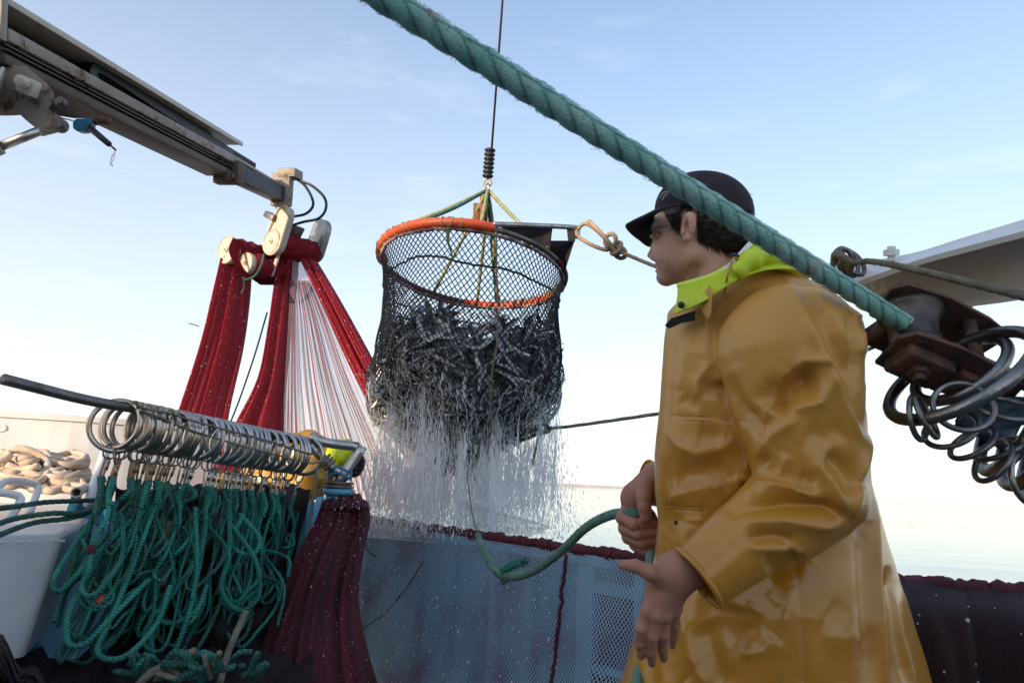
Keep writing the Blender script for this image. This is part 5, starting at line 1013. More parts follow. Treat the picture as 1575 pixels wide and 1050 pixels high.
for x, y in ((1378, 793), (1385, 793), (1399, 804), (1403, 808), (1470, 793), (1490, 794), (1543, 799), (1494, 772), (955, 790)):
    q = PZ(x, y, -.95); gull(q, .55, 'distant gull, a pale speck resting on the calm water')
# ================================================================== figures: signed distance fields in camera space -> one continuous surface
def surfnet(f, lo, hi, h):
    ax = [np.arange(a_, b_+h, h) for a_, b_ in zip(lo, hi)]; nx, ny, nz = map(len, ax)
    V = np.empty((nx, ny, nz))
    for i in range(0, nx, 24):
        X = np.stack(np.meshgrid(ax[0][i:i+24], ax[1], ax[2], indexing='ij'), -1); V[i:i+24] = f(X.reshape(-1, 3)).reshape(X.shape[:3])
    S = V < 0; cs = [(i, j, k) for i in (0, 1) for j in (0, 1) for k in (0, 1)]
    def sh(A, c): return A[c[0]:nx-1+c[0], c[1]:ny-1+c[1], c[2]:nz-1+c[2]]
    cnt = sum(sh(S, c).astype(int) for c in cs); act = (cnt > 0) & (cnt < 8)
    I = np.argwhere(act); idx = -np.ones(act.shape, int); idx[act] = np.arange(len(I))
    acc = np.zeros((len(I), 3)); num = np.zeros(len(I))
    for a_ in cs:
        for d_ in range(3):
            if a_[d_] == 1: continue
            b_ = list(a_); b_[d_] = 1
            va = V[I[:, 0]+a_[0], I[:, 1]+a_[1], I[:, 2]+a_[2]]; vb = V[I[:, 0]+b_[0], I[:, 1]+b_[1], I[:, 2]+b_[2]]
            m_ = (va < 0) != (vb < 0); t_ = np.where(m_, va/np.where(m_, va-vb, 1), 0)
            q = np.array(a_)[None]+t_[:, None]*(np.array(b_)-np.array(a_))[None]; acc += np.where(m_[:, None], q, 0); num += m_
    co = np.array([a_[0] for a_ in ax])+(I+acc/num[:, None])*h
    F_ = []
    for d_ in range(3):
        e1_, e2_ = [(1, 2), (2, 0), (0, 1)][d_]
        sl0 = [slice(1, n_-1) for n_ in (nx, ny, nz)]; sl0[d_] = slice(0, (nx, ny, nz)[d_]-1); sl1 = list(sl0); sl1[d_] = slice(1, (nx, ny, nz)[d_])
        A, B = S[tuple(sl0)], S[tuple(sl1)]
        for flip, m_ in ((False, A & ~B), (True, ~A & B)):
            E = np.argwhere(m_); o_ = np.array([1, 1, 1]); o_[d_] = 0; E = E+o_
            def cell(da, db):
                c = E.copy(); c[:, e1_] += da; c[:, e2_] += db; return idx[c[:, 0], c[:, 1], c[:, 2]]
            q = np.stack([cell(-1, -1), cell(0, -1), cell(0, 0), cell(-1, 0)], 1); F_.append(q[:, ::-1] if flip else q)
    F_ = np.vstack(F_); F_ = F_[(F_ >= 0).all(1)]
    return co, F_
def smin(a, b, k): h = np.clip(.5+.5*(b-a)/k, 0, 1); return b+(a-b)*h-k*h*(1-h)
def smax(a, b, k): return -smin(-a, -b, k)
def cone(p, a, b, ra, rb):
    ab = b-a; t_ = np.clip((p-a)@ab/(ab@ab), 0, 1); return np.linalg.norm(p-a-t_[:, None]*ab, axis=1)-(ra+(rb-ra)*t_)
def ellp(p, c, r, ang=0.):
    q = p-c; ca, sa = math.cos(ang), math.sin(ang); q = np.stack([q[:, 0]*ca+q[:, 1]*sa, -q[:, 0]*sa+q[:, 1]*ca, q[:, 2]], 1); r = np.asarray(r)
    k0 = np.linalg.norm(q/r, axis=1); k1 = np.linalg.norm(q/(r*r), axis=1); return k0*(k0-1)/np.maximum(k1, 1e-9)
def grad(f, p, e=.002):
    g = np.stack([f(p+e*np.eye(3)[k])-f(p-e*np.eye(3)[k]) for k in range(3)], -1); return g/(np.linalg.norm(g, axis=1)[:, None]+1e-9)
def px_of(c): return c[:, 0]/c[:, 2]*F+CX, -c[:, 1]/c[:, 2]*F+CY
def segdist(x, y, pl_):
    """distance to a pixel polyline, signed side, and position 0..1 along it"""
    pl_ = np.asarray(pl_, float); best = np.full(len(x), 1e9); side = np.zeros(len(x)); pos = np.zeros(len(x)); L_ = np.r_[0, np.cumsum(np.linalg.norm(np.diff(pl_, axis=0), axis=1))]
    for i in range(len(pl_)-1):
        a_, b_ = pl_[i], pl_[i+1]; d_ = b_-a_; l2 = d_@d_; t_ = np.clip(((x-a_[0])*d_[0]+(y-a_[1])*d_[1])/l2, 0, 1); dx, dy = x-a_[0]-t_*d_[0], y-a_[1]-t_*d_[1]; dd = np.hypot(dx, dy); m_ = dd < best
        best[m_] = dd[m_]; side[m_] = np.sign(d_[0]*dy-d_[1]*dx)[m_]; pos[m_] = ((L_[i]+t_*math.sqrt(l2))/L_[-1])[m_]
    return best, side, pos
def build_sdf(name, f, lo, hi, h, mt, parent, fold=None, col=None):
    co, fc = surfnet(f, lo, hi, h); n_ = grad(f, co)
    if fold is not None: co = co+n_*fold(co, n_)[:, None]
    mb = MB(); mb.add(c2w(co), fc.tolist()); return mb.build(name, mt, parent, col=None if col is None else col(co)), co, n_
def bbox(lst, pad):
    a_ = np.array(lst); return a_.min(0)-pad, a_.max(0)+pad

man = thing('person', 'fisherman in long ochre oilskin coat and black cap holding a rope', 'person', tuple(P(1170, 1150, 1.5)*np.array([1, 1, 0])))
# ---------------- coat
rows = np.array([  # y, left, right, depth centre, depth half
 (385, 1122, 1185, 1.52, .07), (404, 1128, 1215, 1.51, .10), (425, 1098, 1240, 1.51, .13), (450, 1056, 1283, 1.51, .16), (480, 1027, 1318, 1.51, .175), (520, 1021, 1337, 1.51, .18), (580, 1018, 1326, 1.51, .18), (640, 1013, 1334, 1.51, .18),
 (700, 1006, 1336, 1.51, .18), (760, 1008, 1343, 1.51, .18), (800, 1012, 1355, 1.51, .185), (860, 1006, 1374, 1.51, .20), (950, 984, 1404, 1.51, .235), (1050, 954, 1434, 1.51, .25), (1200, 915, 1476, 1.51, .27), (1330, 890, 1505, 1.51, .28)], float)
def torso(p):
    x, y = px_of(p); v_ = [np.interp(y, rows[:, 0], rows[:, k]) for k in range(1, 5)]
    cx_, rx_ = (v_[0]+v_[1])/2, (v_[1]-v_[0])/2
    a_ = np.abs((x-cx_)/rx_); b_ = np.abs((p[:, 2]-v_[2])/v_[3]); e_ = (a_**2.3+b_**2.3)**(1/2.3)
    d_ = (e_-1)*np.minimum(rx_*p[:, 2]/F, v_[3])
    top = (404-y)*1.5/F; bot = (y-1290)*1.5/F
    return np.maximum(np.maximum(d_, top), bot)
SH, EL, CU = PC(1212, 545, 1.315), PC(1248, 752, 1.25), PC(1078, 884, 1.205)
SH2, EL2, CU2 = PC(1180, 540, 1.70), PC(1130, 760, 1.76), PC(1000, 742, 1.72)
def coat(p):
    d_ = torso(p)
    d_ = smin(d_, cone(p, SH, EL, .135, .091), .018)
    fo_ = smin(cone(p, EL, CU, .086, .058), cone(p, PC(1285, 775, 1.26), PC(1200, 820, 1.24), .052, .06), .03)
    fo_ = np.maximum(fo_, ((p-CU)@nrm(CU-EL))-.012)
    d_ = smin(d_, fo_, .012)
    fa = smin(cone(p, SH2, EL2, .12, .075), cone(p, EL2, CU2, .07, .055), .03); fa = np.maximum(fa, ((p-CU2)@nrm(CU2-EL2))-.008)
    d_ = smin(d_, fa, .02)
    return np.maximum(d_, -cone(p, CU-.03*nrm(CU-EL), CU+.05*nrm(CU-EL), .047, .055))
# (kind, polyline in pixels, width px, height mm): r ridge, v valley (soft), s step raised on the right-hand side of travel, c sharp crease
FOLDS = [('s', [(1088, 440), (1092, 500), (1100, 565), (1106, 585), (1140, 632), (1172, 668)], 16, -15), ('c', [(1088, 445), (1094, 520), (1103, 582)], 5, -10), ('v', [(1103, 585), (1140, 640), (1172, 672)], 9, -15),
 ('v', [(1188, 632), (1202, 608), (1230, 588), (1262, 584)], 20, -42), ('r', [(1176, 650), (1186, 615), (1206, 580), (1236, 556), (1270, 555), (1281, 565)], 9, 15), ('r', [(1279, 566), (1276, 590), (1262, 618), (1205, 632)], 9, 13), ('v', [(1195, 622), (1192, 632)], 10, -14),
 ('r', [(1205, 420), (1232, 470), (1268, 548), (1300, 632), (1330, 690)], 9, 14), ('v', [(1228, 425), (1262, 490), (1296, 560), (1318, 600)], 15, -15), ('r', [(1245, 432), (1290, 500), (1318, 560)], 10, 11), ('v', [(1305, 482), (1310, 520), (1320, 575)], 7, -11), ('r', [(1312, 490), (1326, 486), (1336, 500)], 8, 9), ('c', [(1312, 488), (1318, 520), (1316, 560)], 5, -7), ('r', [(1328, 505), (1326, 545)], 7, 7),
 ('r', [(1098, 556), (1085, 572), (1074, 588), (1076, 612)], 7, 9), ('v', [(1078, 598), (1110, 600), (1150, 650)], 13, -15), ('r', [(1076, 618), (1100, 612), (1130, 630)], 8, 6), ('v', [(1050, 610), (1062, 622), (1075, 625)], 10, -6), ('v', [(1120, 576), (1150, 640), (1168, 655)], 8, -5), ('r', [(1128, 560), (1160, 640)], 12, 6),
 ('c', [(1020, 639), (1080, 641), (1140, 647), (1160, 652)], 2.6, -4), ('s', [(1160, 650), (1080, 642), (1018, 640)], 9, 2.2), ('r', [(1026, 655), (1042, 684), (1072, 697), (1110, 688), (1132, 672)], 11, 9), ('v', [(1075, 668), (1110, 672)], 13, -9), ('v', [(1040, 735), (1080, 728), (1120, 715)], 20, -14), ('r', [(1022, 772), (1060, 752), (1110, 745)], 14, 9), ('c', [(1022, 780), (1090, 783)], 3, -4), ('r', [(1050, 800), (1085, 800)], 5, 4),
 ('c', [(1040, 500), (1036, 600), (1030, 720), (1026, 840)], 3.5, -4), ('r', [(1028, 500), (1024, 620), (1018, 760)], 6, 4), ('r', [(1060, 520), (1048, 600)], 14, 6), ('v', [(1080, 480), (1074, 540)], 12, -7),
 ('r', [(1232, 640), (1190, 668), (1160, 712), (1128, 728)], 12, 10), ('r', [(1128, 730), (1162, 742), (1215, 752), (1268, 770)], 8, 13), ('r', [(1126, 733), (1138, 750), (1160, 760)], 7, 10), ('v', [(1140, 742), (1150, 750)], 6, -8), ('v', [(1118, 790), (1150, 774), (1210, 772), (1268, 781), (1302, 797)], 11, -24), ('r', [(1105, 800), (1130, 782), (1165, 765)], 8, 6), ('r', [(1140, 806), (1200, 800), (1262, 808), (1302, 800)], 11, 14), ('v', [(1150, 828), (1190, 823), (1222, 832)], 8, -13), ('r', [(1152, 842), (1200, 844), (1234, 848)], 8, 10), ('r', [(1214, 698), (1198, 735)], 9, 6), ('v', [(1165, 700), (1180, 715)], 9, -8),
 ('r', [(1255, 706), (1278, 740), (1306, 790)], 9, 11), ('v', [(1272, 700), (1300, 722), (1318, 756)], 15, -18), ('r', [(1336, 668), (1324, 730), (1310, 796)], 7, 14), ('v', [(1240, 662), (1268, 672), (1300, 660)], 18, -9), ('v', [(1230, 735), (1255, 745)], 12, -7), ('r', [(1060, 805), (1052, 830), (1060, 850)], 14, 6),
 ('v', [(1180, 880), (1215, 868), (1230, 850)], 18, -20), ('c', [(1228, 850), (1232, 930), (1240, 1050), (1245, 1120)], 4, -6), ('r', [(1215, 900), (1205, 970), (1190, 1060)], 9, 10), ('r', [(1340, 748), (1349, 830), (1352, 900), (1362, 1060)], 8, 12), ('v', [(1330, 800), (1334, 900), (1340, 1060)], 14, -12), ('v', [(1362, 870), (1378, 970), (1398, 1060)], 9, -10), ('r', [(1372, 900), (1388, 980), (1410, 1060)], 8, 9), ('v', [(1130, 930), (1120, 960), (1150, 990)], 26, -16), ('r', [(1140, 1006), (1172, 998), (1190, 978)], 13, 12), ('r', [(1052, 950), (1062, 1010), (1090, 1060)], 11, 12), ('v', [(1080, 960), (1100, 1010), (1120, 1060)], 16, -12), ('r', [(1150, 925), (1172, 945)], 5, 5), ('r', [(1180, 910), (1200, 930)], 8, 5), ('r', [(1265, 980), (1310, 975), (1330, 990)], 20, 5), ('v', [(1270, 940), (1310, 960)], 22, -6), ('r', [(985, 960), (972, 1010), (962, 1060)], 10, 8), ('v', [(1000, 1000), (1000, 1060)], 12, -8), ('c', [(1080, 1015), (1050, 1050), (1035, 1070)], 4, -5)]
def coat_fold(co, n_):
    x, y = px_of(co); h_ = np.zeros(len(co)); fr_ = np.clip(-(n_[:, 2])*1.7+.06, 0, 1)
    for kd, pl_, w_, mm_ in FOLDS:
        d_, s_, t_ = segdist(x, y, pl_); end = np.clip(np.minimum(t_, 1-t_)*6, .0, 1)**.6; ew = w_*1.0
        if kd == 'r': q = np.exp(-(d_/ew)**1.25)
        elif kd == 'v': q = np.exp(-(d_/(ew*1.1))**2)
        elif kd == 'c': q = np.exp(-(d_/ew))
        else: q = -np.tanh(s_*d_/5.0)*np.exp(-d_/(w_*1.6))*.8
        h_ += mm_*.00092*q*(end if kd != 's' else np.clip(end+.2, 0, 1))
    wv = .0009*np.sin(x*.055+2.2*np.sin(y*.021))*np.sin(y*.043+1.7*np.sin(x*.017))+.0003*np.sin(x*.16+3*np.sin(y*.05))*np.sin(y*.13+2*np.sin(x*.04))
    return h_*fr_+wv
lo, hi = PC(890, 1300, 1.5), PC(1510, 390, 1.5)
lo = np.array([PC(880, 0, 1.5)[0]-.02, PC(0, 1300, 1.5)[1], 1.05]); hi = np.array([PC(1515, 0, 1.62)[0], PC(0, 395, 1.6)[1]+.02, 1.90])
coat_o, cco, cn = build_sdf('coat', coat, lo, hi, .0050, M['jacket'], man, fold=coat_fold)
# placket edge, cuff binding, pocket eyelet, hem seam
def surf_pt(x, y, dep0=1.0, dep1=1.75):
    q = np.array([PC(x, y, d_) for d_ in np.linspace(dep0, dep1, 300)]); v_ = coat(q); k = np.argmax(v_ < 0); return c2w(q[max(k-1, 0)][None])[0]
mb = MB(); e_ = nrm(CU-EL); x_ = nrm(np.cross(e_, [0, 0, 1.])); y_ = np.cross(e_, x_); tt_ = np.linspace(0, 2*math.pi, 40, endpoint=False)
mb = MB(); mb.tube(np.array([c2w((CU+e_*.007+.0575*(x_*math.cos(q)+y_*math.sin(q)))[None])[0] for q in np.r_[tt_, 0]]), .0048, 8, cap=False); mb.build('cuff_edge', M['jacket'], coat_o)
mb = MB(); e2_ = nrm(CU2-EL2); x_ = nrm(np.cross(e2_, [0, 0, 1.])); y_ = np.cross(e2_, x_)
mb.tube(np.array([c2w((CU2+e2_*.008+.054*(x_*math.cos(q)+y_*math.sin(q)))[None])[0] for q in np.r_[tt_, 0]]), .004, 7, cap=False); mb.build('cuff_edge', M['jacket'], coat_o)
mb = MB(); mb.ell(surf_pt(1040, 803), RT*.005, UP*.005, FW*.004, 10, 6); mb.build('eyelet', M['black'], coat_o)
# ---------------- collar and hood roll
def loop_sheet(top, bot, name, mt, nu=90, nvv=14, th=.004, ripple=.004, bulge=.0):
    A = spline(pts(top), nu); B = spline(pts(bot), nu); g = []
    for v_ in np.linspace(0, 1, nvv): g.append(A*(1-v_)+B*v_+np.array([0, 0, 0])+ripple*np.sin(np.arange(nu)*.33+v_*5)[:, None]*(-FW)*math.sin(math.pi*v_)-bulge*math.sin(math.pi*v_)*FW)
    g = np.array(g); mb = MB(); mb.grid(g); o = mb.build(name, mt, coat_o); s_ = o.modifiers.new('s', 'SOLIDIFY'); s_.thickness = th; s_.offset = 0
    ss = o.modifiers.new('u', 'SUBSURF'); ss.levels = 1; ss.render_levels = 1; return o
loop_sheet([(1042, 437, 1.40), (1064, 431, 1.375), (1090, 423, 1.36), (1118, 409, 1.36), (1136, 390, 1.375), (1150, 374, 1.41), (1162, 372, 1.46), (1180, 380, 1.52), (1180, 392, 1.60), (1150, 405, 1.64), (1110, 418, 1.66), (1070, 432, 1.64)],
           [(1037, 484, 1.37), (1062, 474, 1.335), (1086, 462, 1.315), (1112, 444, 1.305), (1150, 424, 1.305), (1190, 414, 1.33), (1225, 416, 1.38), (1240, 424, 1.48), (1225, 428, 1.60), (1160, 440, 1.66), (1110, 456, 1.68), (1060, 478, 1.66)], 'collar', M['lime'], bulge=.006)
loop_sheet([(1098, 424, 1.352), (1120, 405, 1.352), (1140, 384, 1.368), (1153, 370, 1.40), (1160, 366, 1.46)], [(1104, 426, 1.35), (1127, 409, 1.348), (1147, 389, 1.362), (1158, 376, 1.40), (1166, 373, 1.46)], 'collar_lining', mat('white_lining', (.75, .75, .72), .7), nu=40, nvv=4, ripple=0)
# hood rolled behind the neck
mb = MB(); q = spline(pts([(1128, 424, 1.31), (1150, 404, 1.318), (1170, 393, 1.345), (1196, 394, 1.38), (1222, 408, 1.43), (1232, 418, 1.52), (1215, 420, 1.62)]), 60)
mb.tube(q, .016+.010*np.sin(np.linspace(0, math.pi, 60))+.0025*np.sin(np.linspace(0, 40, 60)), 16, lobes=2, pitch=.6, depth=.12); mb.build('hood_roll', M['lime'], coat_o)
loop_sheet([(1040, 436, 1.395), (1066, 429, 1.37), (1092, 421, 1.355), (1120, 406, 1.355)], [(1041, 442, 1.39), (1067, 435, 1.365), (1093, 427, 1.35), (1121, 412, 1.35)], 'collar_edge', mat('lime_edge', (.70, .86, .10), .5), nu=40, nvv=4, ripple=0)
# chin flap, snap, drawcord, inner black flap
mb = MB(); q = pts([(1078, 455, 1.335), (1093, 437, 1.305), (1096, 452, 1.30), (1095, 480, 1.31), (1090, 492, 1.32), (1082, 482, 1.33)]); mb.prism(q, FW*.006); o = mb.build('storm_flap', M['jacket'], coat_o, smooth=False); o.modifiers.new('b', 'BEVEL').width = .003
mb = MB(); q = pts([(1024, 500, 1.385), (1034, 489, 1.365), (1050, 484, 1.345), (1070, 478, 1.333), (1069, 493, 1.335), (1048, 497, 1.35), (1030, 505, 1.38)]); mb.prism(q, FW*.01); mb.build('inner_flap', M['black_cloth'], coat_o, smooth=False)
mb = MB(); mb.lathe(P(1048, 469, 1.345), -FW-RT*.4, [(0, .007), (.004, .007), (.006, .004), (.006, .0005)], 16); mb.build('snap', M['black'], coat_o)
mb = MB(); mb.ell(P(1133, 395, 1.335), RT*.0125+UP*-.006, UP*.006+RT*.002, FW*.008, 14, 9); mb.build('cord_lock', M['black'], coat_o)
mb = MB(); cq = [P(1136, 398, 1.325), P(1128, 397, 1.318), P(1123, 410, 1.305), P(1118, 428, 1.292)]+[surf_pt(x, y)-FW*.010 for x, y in ((1113, 445), (1109, 458), (1106, 470), (1101, 482), (1092, 492))]; mb.tube(resample(np.array(cq), .006), .0022, 7); mb.build('drawcord', mat('orange_cord', (.55, .25, .05), .7), coat_o)
# seam stitching on the coat front
for pl_ in ([(1020, 636), (1050, 637), (1080, 638), (1110, 641), (1140, 644)], [(1020, 644), (1050, 645), (1080, 646), (1110, 649)], [(1024, 780), (1050, 781), (1080, 783)]):
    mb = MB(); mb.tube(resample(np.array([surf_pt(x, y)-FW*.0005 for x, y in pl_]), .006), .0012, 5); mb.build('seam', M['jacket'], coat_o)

# ---------------- head, neck (one continuous skin surface)
D0 = 1.50
def S(px_, d_=D0): return px_*d_/F
HC = PC(1086, 334, D0)
def head(p0):
    a9 = R(9); q9 = p0-HC; p = np.stack([q9[:, 0]*math.cos(a9)-q9[:, 2]*math.sin(a9), q9[:, 1], q9[:, 0]*math.sin(a9)+q9[:, 2]*math.cos(a9)], 1)+HC
    d_ = ellp(p, PC(1088, 333, D0), (S(64), S(62), .074))
    d_ = smin(d_, ellp(p, PC(1046, 336, D0+.002), (S(38), S(34), .058)), .02)
    d_ = smin(d_, ellp(p, PC(1050, 352, D0+.004), (S(42), S(46), .062)), .02)                       # upper face
    d_ = smin(d_, ellp(p, PC(1046, 385, D0+.006), (S(36), S(40), .050)), .018)                      # cheeks and mouth
    d_ = smin(d_, cone(p, PC(1070, 392, D0-.045), PC(1026, 424, D0-.004), S(15), S(12)), .02)
    d_ = smin(d_, cone(p, PC(1070, 392, D0+.050), PC(1026, 424, D0+.012), S(15), S(12)), .02)
    d_ = smin(d_, ellp(p, PC(1026, 425, D0+.006), (S(13), S(11.5), .022)), .012)                      # chin
    d_ = smin(d_, cone(p, PC(1013, 358, D0+.006), PC(1003, 389, D0+.008), S(4.5), S(5.2)), .010)    # nose
    d_ = smin(d_, ellp(p, PC(1001.5, 391, D0+.008), (S(5.2), S(4.8), .010)), .005)
    d_ = smin(d_, ellp(p, PC(1007, 394, D0-.004), (S(5.5), S(4.2), .008)), .005)                    # nostril wings
    d_ = smin(d_, ellp(p, PC(1007, 394, D0+.020), (S(5.5), S(4.2), .008)), .005)
    d_ = smin(d_, cone(p, PC(1010, 348, D0-.02), PC(1010, 347, D0+.032), S(6), S(6)), .010)         # brow
    d_ = smin(d_, ellp(p, PC(1042, 386, D0-.022), (S(31), S(36), .040)), .02)
    d_ = smin(d_, ellp(p, PC(1042, 386, D0+.030), (S(31), S(36), .038)), .02)
    d_ = smax(d_, -ellp(p, PC(1011, 361, D0-.030), (S(10), S(7), .020)), .008)                      # eye sockets
    d_ = smax(d_, -ellp(p, PC(1008, 361, D0+.042), (S(9), S(7), .016)), .008)
    d_ = smin(d_, ellp(p, PC(1012, 361, D0-.024), (S(8), S(4.6), .013)), .004)                      # lids
    d_ = smin(d_, ellp(p, PC(1013, 407, D0+.007), (S(6.2), S(3.6), .022)), .003)                    # upper lip
    d_ = smin(d_, ellp(p, PC(1014, 415.5, D0+.007), (S(5.8), S(3.4), .019)), .003)                  # lower lip
    d_ = smax(d_, -cone(p, PC(1002.5, 411.2, D0-.012), PC(1002, 411.2, D0+.026), S(2.4), S(2.4)), .003)
    d_ = smax(d_, -ellp(p, PC(1003, 421.5, D0+.008), (S(5.5), S(2.6), .022)), .006)
    d_ = smax(d_, -cone(p, PC(1003, 361.5, D0-.030), PC(1015, 362.5, D0-.046), S(1.5), S(1.2)), .002)
    p = p0
    # ear
    ear = ellp(p, PC(1059, 347, D0-.075), (S(10.8), S(19.8), .013), R(-10)); ear = smax(ear, -ellp(p, PC(1058, 348, D0-.093), (S(6.2), S(13), .015), R(-10)), .003); ear = smin(ear, ellp(p, PC(1060.5, 334, D0-.079), (S(8.2), S(7.5), .007)), .004); ear = smax(ear, -ellp(p, PC(1059, 340, D0-.093), (S(4.6), S(7), .012)), .002); ear = smin(ear, ellp(p, PC(1050.5, 357, D0-.080), (S(3.5), S(5), .008)), .004); ear = smin(ear, ellp(p, PC(1056, 366, D0-.079), (S(6), S(6.5), .008)), .006); ear = smin(ear, cone(p, PC(1060, 338, D0-.086), PC(1062, 356, D0-.086), S(2.6), S(2.2)), .003)
    d_ = smin(d_, ear, .005)
    nk = cone(p, PC(1092, 372, D0+.005), PC(1112, 470, D0+.01), S(42), S(50)); d_ = smin(d_, nk, .022)
    d_ = smin(d_, cone(p, PC(1060, 420, D0+.002), PC(1078, 455, D0+.004), S(20), S(20)), .02)       # throat
    return np.maximum(d_, (y_top(p)))
def y_top(p): return -(p[:, 1]-PC(0, 500, D0)[1])
def head_col(co):
    x, y = px_of(co); n_ = len(co); base = np.tile(np.array([.70, .41, .285]), (n_, 1)); r_ = np.random.default_rng(2)
    def blend(m_, c_): 
        nonlocal base
        base = base*(1-m_[:, None])+np.array(c_)*m_[:, None]
    beard = 1/(1+np.exp(-((y-398)+.55*(1060-x)*.0+np.where(x > 1040, (x-1040)*.0, 0))/7)); beard *= 1/(1+np.exp((y-448)/5)); side = 1/(1+np.exp(-(x-1028)/5))*1/(1+np.exp((x-1058)/5))*1/(1+np.exp(-(y-368)/6))*1/(1+np.exp((y-430)/6))
    spk = r_.random(n_); blend(np.clip(np.maximum(beard*.46*(x < 1075), side*.26), 0, 1)*(.45+.75*(spk > .45)), (.27, .155, .105))
    mous = np.exp(-((x-1010)/9)**2-((y-402)/3.2)**2); blend(mous*.5*(.4+.6*spk), (.2, .11, .08))
    blend(np.exp(-((x-1010)/7)**2-((y-411)/5.5)**2)*.8, (.42, .16, .13)); blend(np.exp(-((x-1002)/8)**2-((y-391)/7)**2)*.5, (.47, .19, .14)); blend(np.exp(-((x-1057)/12)**2-((y-348)/20)**2)*.55*(co[:, 2] < D0-.06), (.45, .17, .13)); blend(np.exp(-((x-1030)/14)**2-((y-382)/12)**2)*.35, (.47, .20, .15))
    brow = np.exp(-((y-350-(1012-x)*.15)/1.7)**2)/(1+np.exp((x-1027)/2)); blend(brow*.8*(.6+.4*spk), (.05, .03, .02))
    lash = np.exp(-((x-1007)/5)**2-((y-361)/2.2)**2); blend(lash*.95, (.05, .025, .02))
    return base
pad = .02; hlo = np.array([PC(990, 0, D0)[0], PC(0, 500, D0)[1]-.01, D0-.11]); hhi = np.array([PC(1165, 0, D0)[0], PC(0, 265, D0)[1], D0+.10])
head_o, hco, hn_ = build_sdf('head', head, hlo, hhi, .0021, M['skin'], man, col=head_col)
mb = MB(); mb.ell(P(1012, 361.5, D0-.008), RT*S(4.6), UP*S(3.4), FW*.0085, 14, 9); mb.build('eye', mat('eye', (.30, .24, .20), .15, col2=(.03, .02, .015), nscale=40), head_o)
# undershirt neck
mb = MB(); th = np.linspace(0, 2*math.pi, 40, endpoint=False)
g = [[c2w((PC(x, y, D0+.005)+np.array([S(rx_)*math.cos(q), S(rx_)*.42*math.cos(q)*.35-S(4)*math.sin(q)*0+S(rx_)*.55*math.cos(q)*1.0*(.9), .088*math.sin(q)]))[None])[0] for q in th] for x, y, rx_ in ((1104, 414, 50), (1106, 430, 58), (1110, 460, 64))]
mb.grid(np.array(g), wrapv=True); o = mb.build('undershirt', M['black_cloth'], man); o.modifiers.new('s', 'SOLIDIFY').thickness = .006
# ---------------- hair
def hairf(p):
    x, y = px_of(p); d_ = ellp(p, PC(1090, 336, D0), (S(67), S(64), .0795)); d_ = smin(d_, ellp(p, PC(1112, 370, D0), (S(42), S(38), .068)), .03); d_ = smin(d_, ellp(p, PC(1047, 338, D0+.002), (S(42), S(38), .0705)), .01)
    lump = .0010*np.sin(x*.30+y*.22+p[:, 2]*60)+.0009*np.sin(x*.55-y*.18+p[:, 2]*110)+.0012*np.sin(y*.6+x*.1)
    d_ = d_+lump
    # hairline: sideburn in front of the ear, clear of the ear, nape
    front = (1020+np.clip(y-326, 0, 60)*.62-x)*D0/F; d_ = smax(d_, front, .004)
    low = np.where(x < 1047, y-362+.70*(1050-x), np.where(x < 1072, y-321, y-(372+.42*(x-1072))))*D0/F*.8
    d_ = smax(d_, low, .006)
    return d_
hair_o, _, _ = build_sdf('hair', hairf, hlo-.02, hhi+.02, .0024, M['hair'], man)
mb = MB()
for k in range(2600):
    x = rng.uniform(1030, 1152); y = rng.uniform(318, 392)
    ray = np.array([PC(x, y, d_) for d_ in np.linspace(1.36, 1.52, 80)]); v_ = hairf(ray); i = np.argmax(v_ < 0)
    if v_[i] >= 0: continue
    p0 = ray[i]; fx = rng.uniform(4, 9)*(.8 if x > 1070 else .25); fy = rng.uniform(5, 12)
    q = c2w(np.array([p0, p0+np.array([S(fx)*.5, -S(fy)*.5, -.0015]), p0+np.array([S(fx)*.9, -S(fy), -.0012+rng.normal()*.002])])); mb.tube(q, [.0006, .0005, .0002], 3, cap=False)
for k in range(60):
    a_ = rng.uniform(0, 1); p0 = PC(1148+6*a_, 300+40*a_, D0-.03+.06*rng.random()); q = c2w(np.array([p0, p0+np.array([S(5), S(2), 0]), p0+np.array([S(rng.uniform(5, 11)), S(rng.uniform(-6, 3)), 0])])); mb.tube(q, [.0006, .0005, .0002], 3, cap=False)
mb.build('hair_strands', M['hair'], hair_o)
# ---------------- cap
def capf(p):
    x, y = px_of(p); d_ = ellp(p, PC(1084, 329, D0), (S(74), S(65), .085), R(-4)); d_ = smin(d_, ellp(p, PC(1062, 318, D0), (S(50), S(46), .075)), .02)
    edge = np.where(x < 1030, 331-(x-1003)*.50, np.where(x < 1085, 317.5-(x-1030)*.03, 316+(x-1085)*.36)); bot = (y-edge)*D0/F
    return smax(d_, bot, .004)
cap_o, _, _ = build_sdf('cap', capf, hlo-.03, hhi+.03, .0028, M['cap'], man)
mb = MB(); g = []
near = spline(pts([(1046, 314.5, 1.425), (1022, 320, 1.405), (1000, 329, 1.405), (979, 339, 1.42), (964, 346, 1.455), (968, 355, 1.51), (982, 367, 1.56), (1003, 378, 1.59), (1030, 352, 1.59)]), 50); root = spline(pts([(1050, 315, 1.43), (1034, 318, 1.425), (1020, 322, 1.43), (1011, 327, 1.45), (1006, 331, 1.48), (1005, 335, 1.52), (1007, 340, 1.55), (1013, 343, 1.575), (1035, 340, 1.59)]), 50)
for v_ in np.linspace(0, 1, 10): g.append(root*(1-v_)+near*v_+UP*.004*math.sin(math.pi*v_))
mb.grid(np.array(g)); o = mb.build('cap_brim', M['cap'], cap_o); s_ = o.modifiers.new('s', 'SOLIDIFY'); s_.thickness = .0045; s_.offset = 0
mb = MB(); mb.tube(near, .0026, 7); mb.build('brim_edge', M['cap'], cap_o)
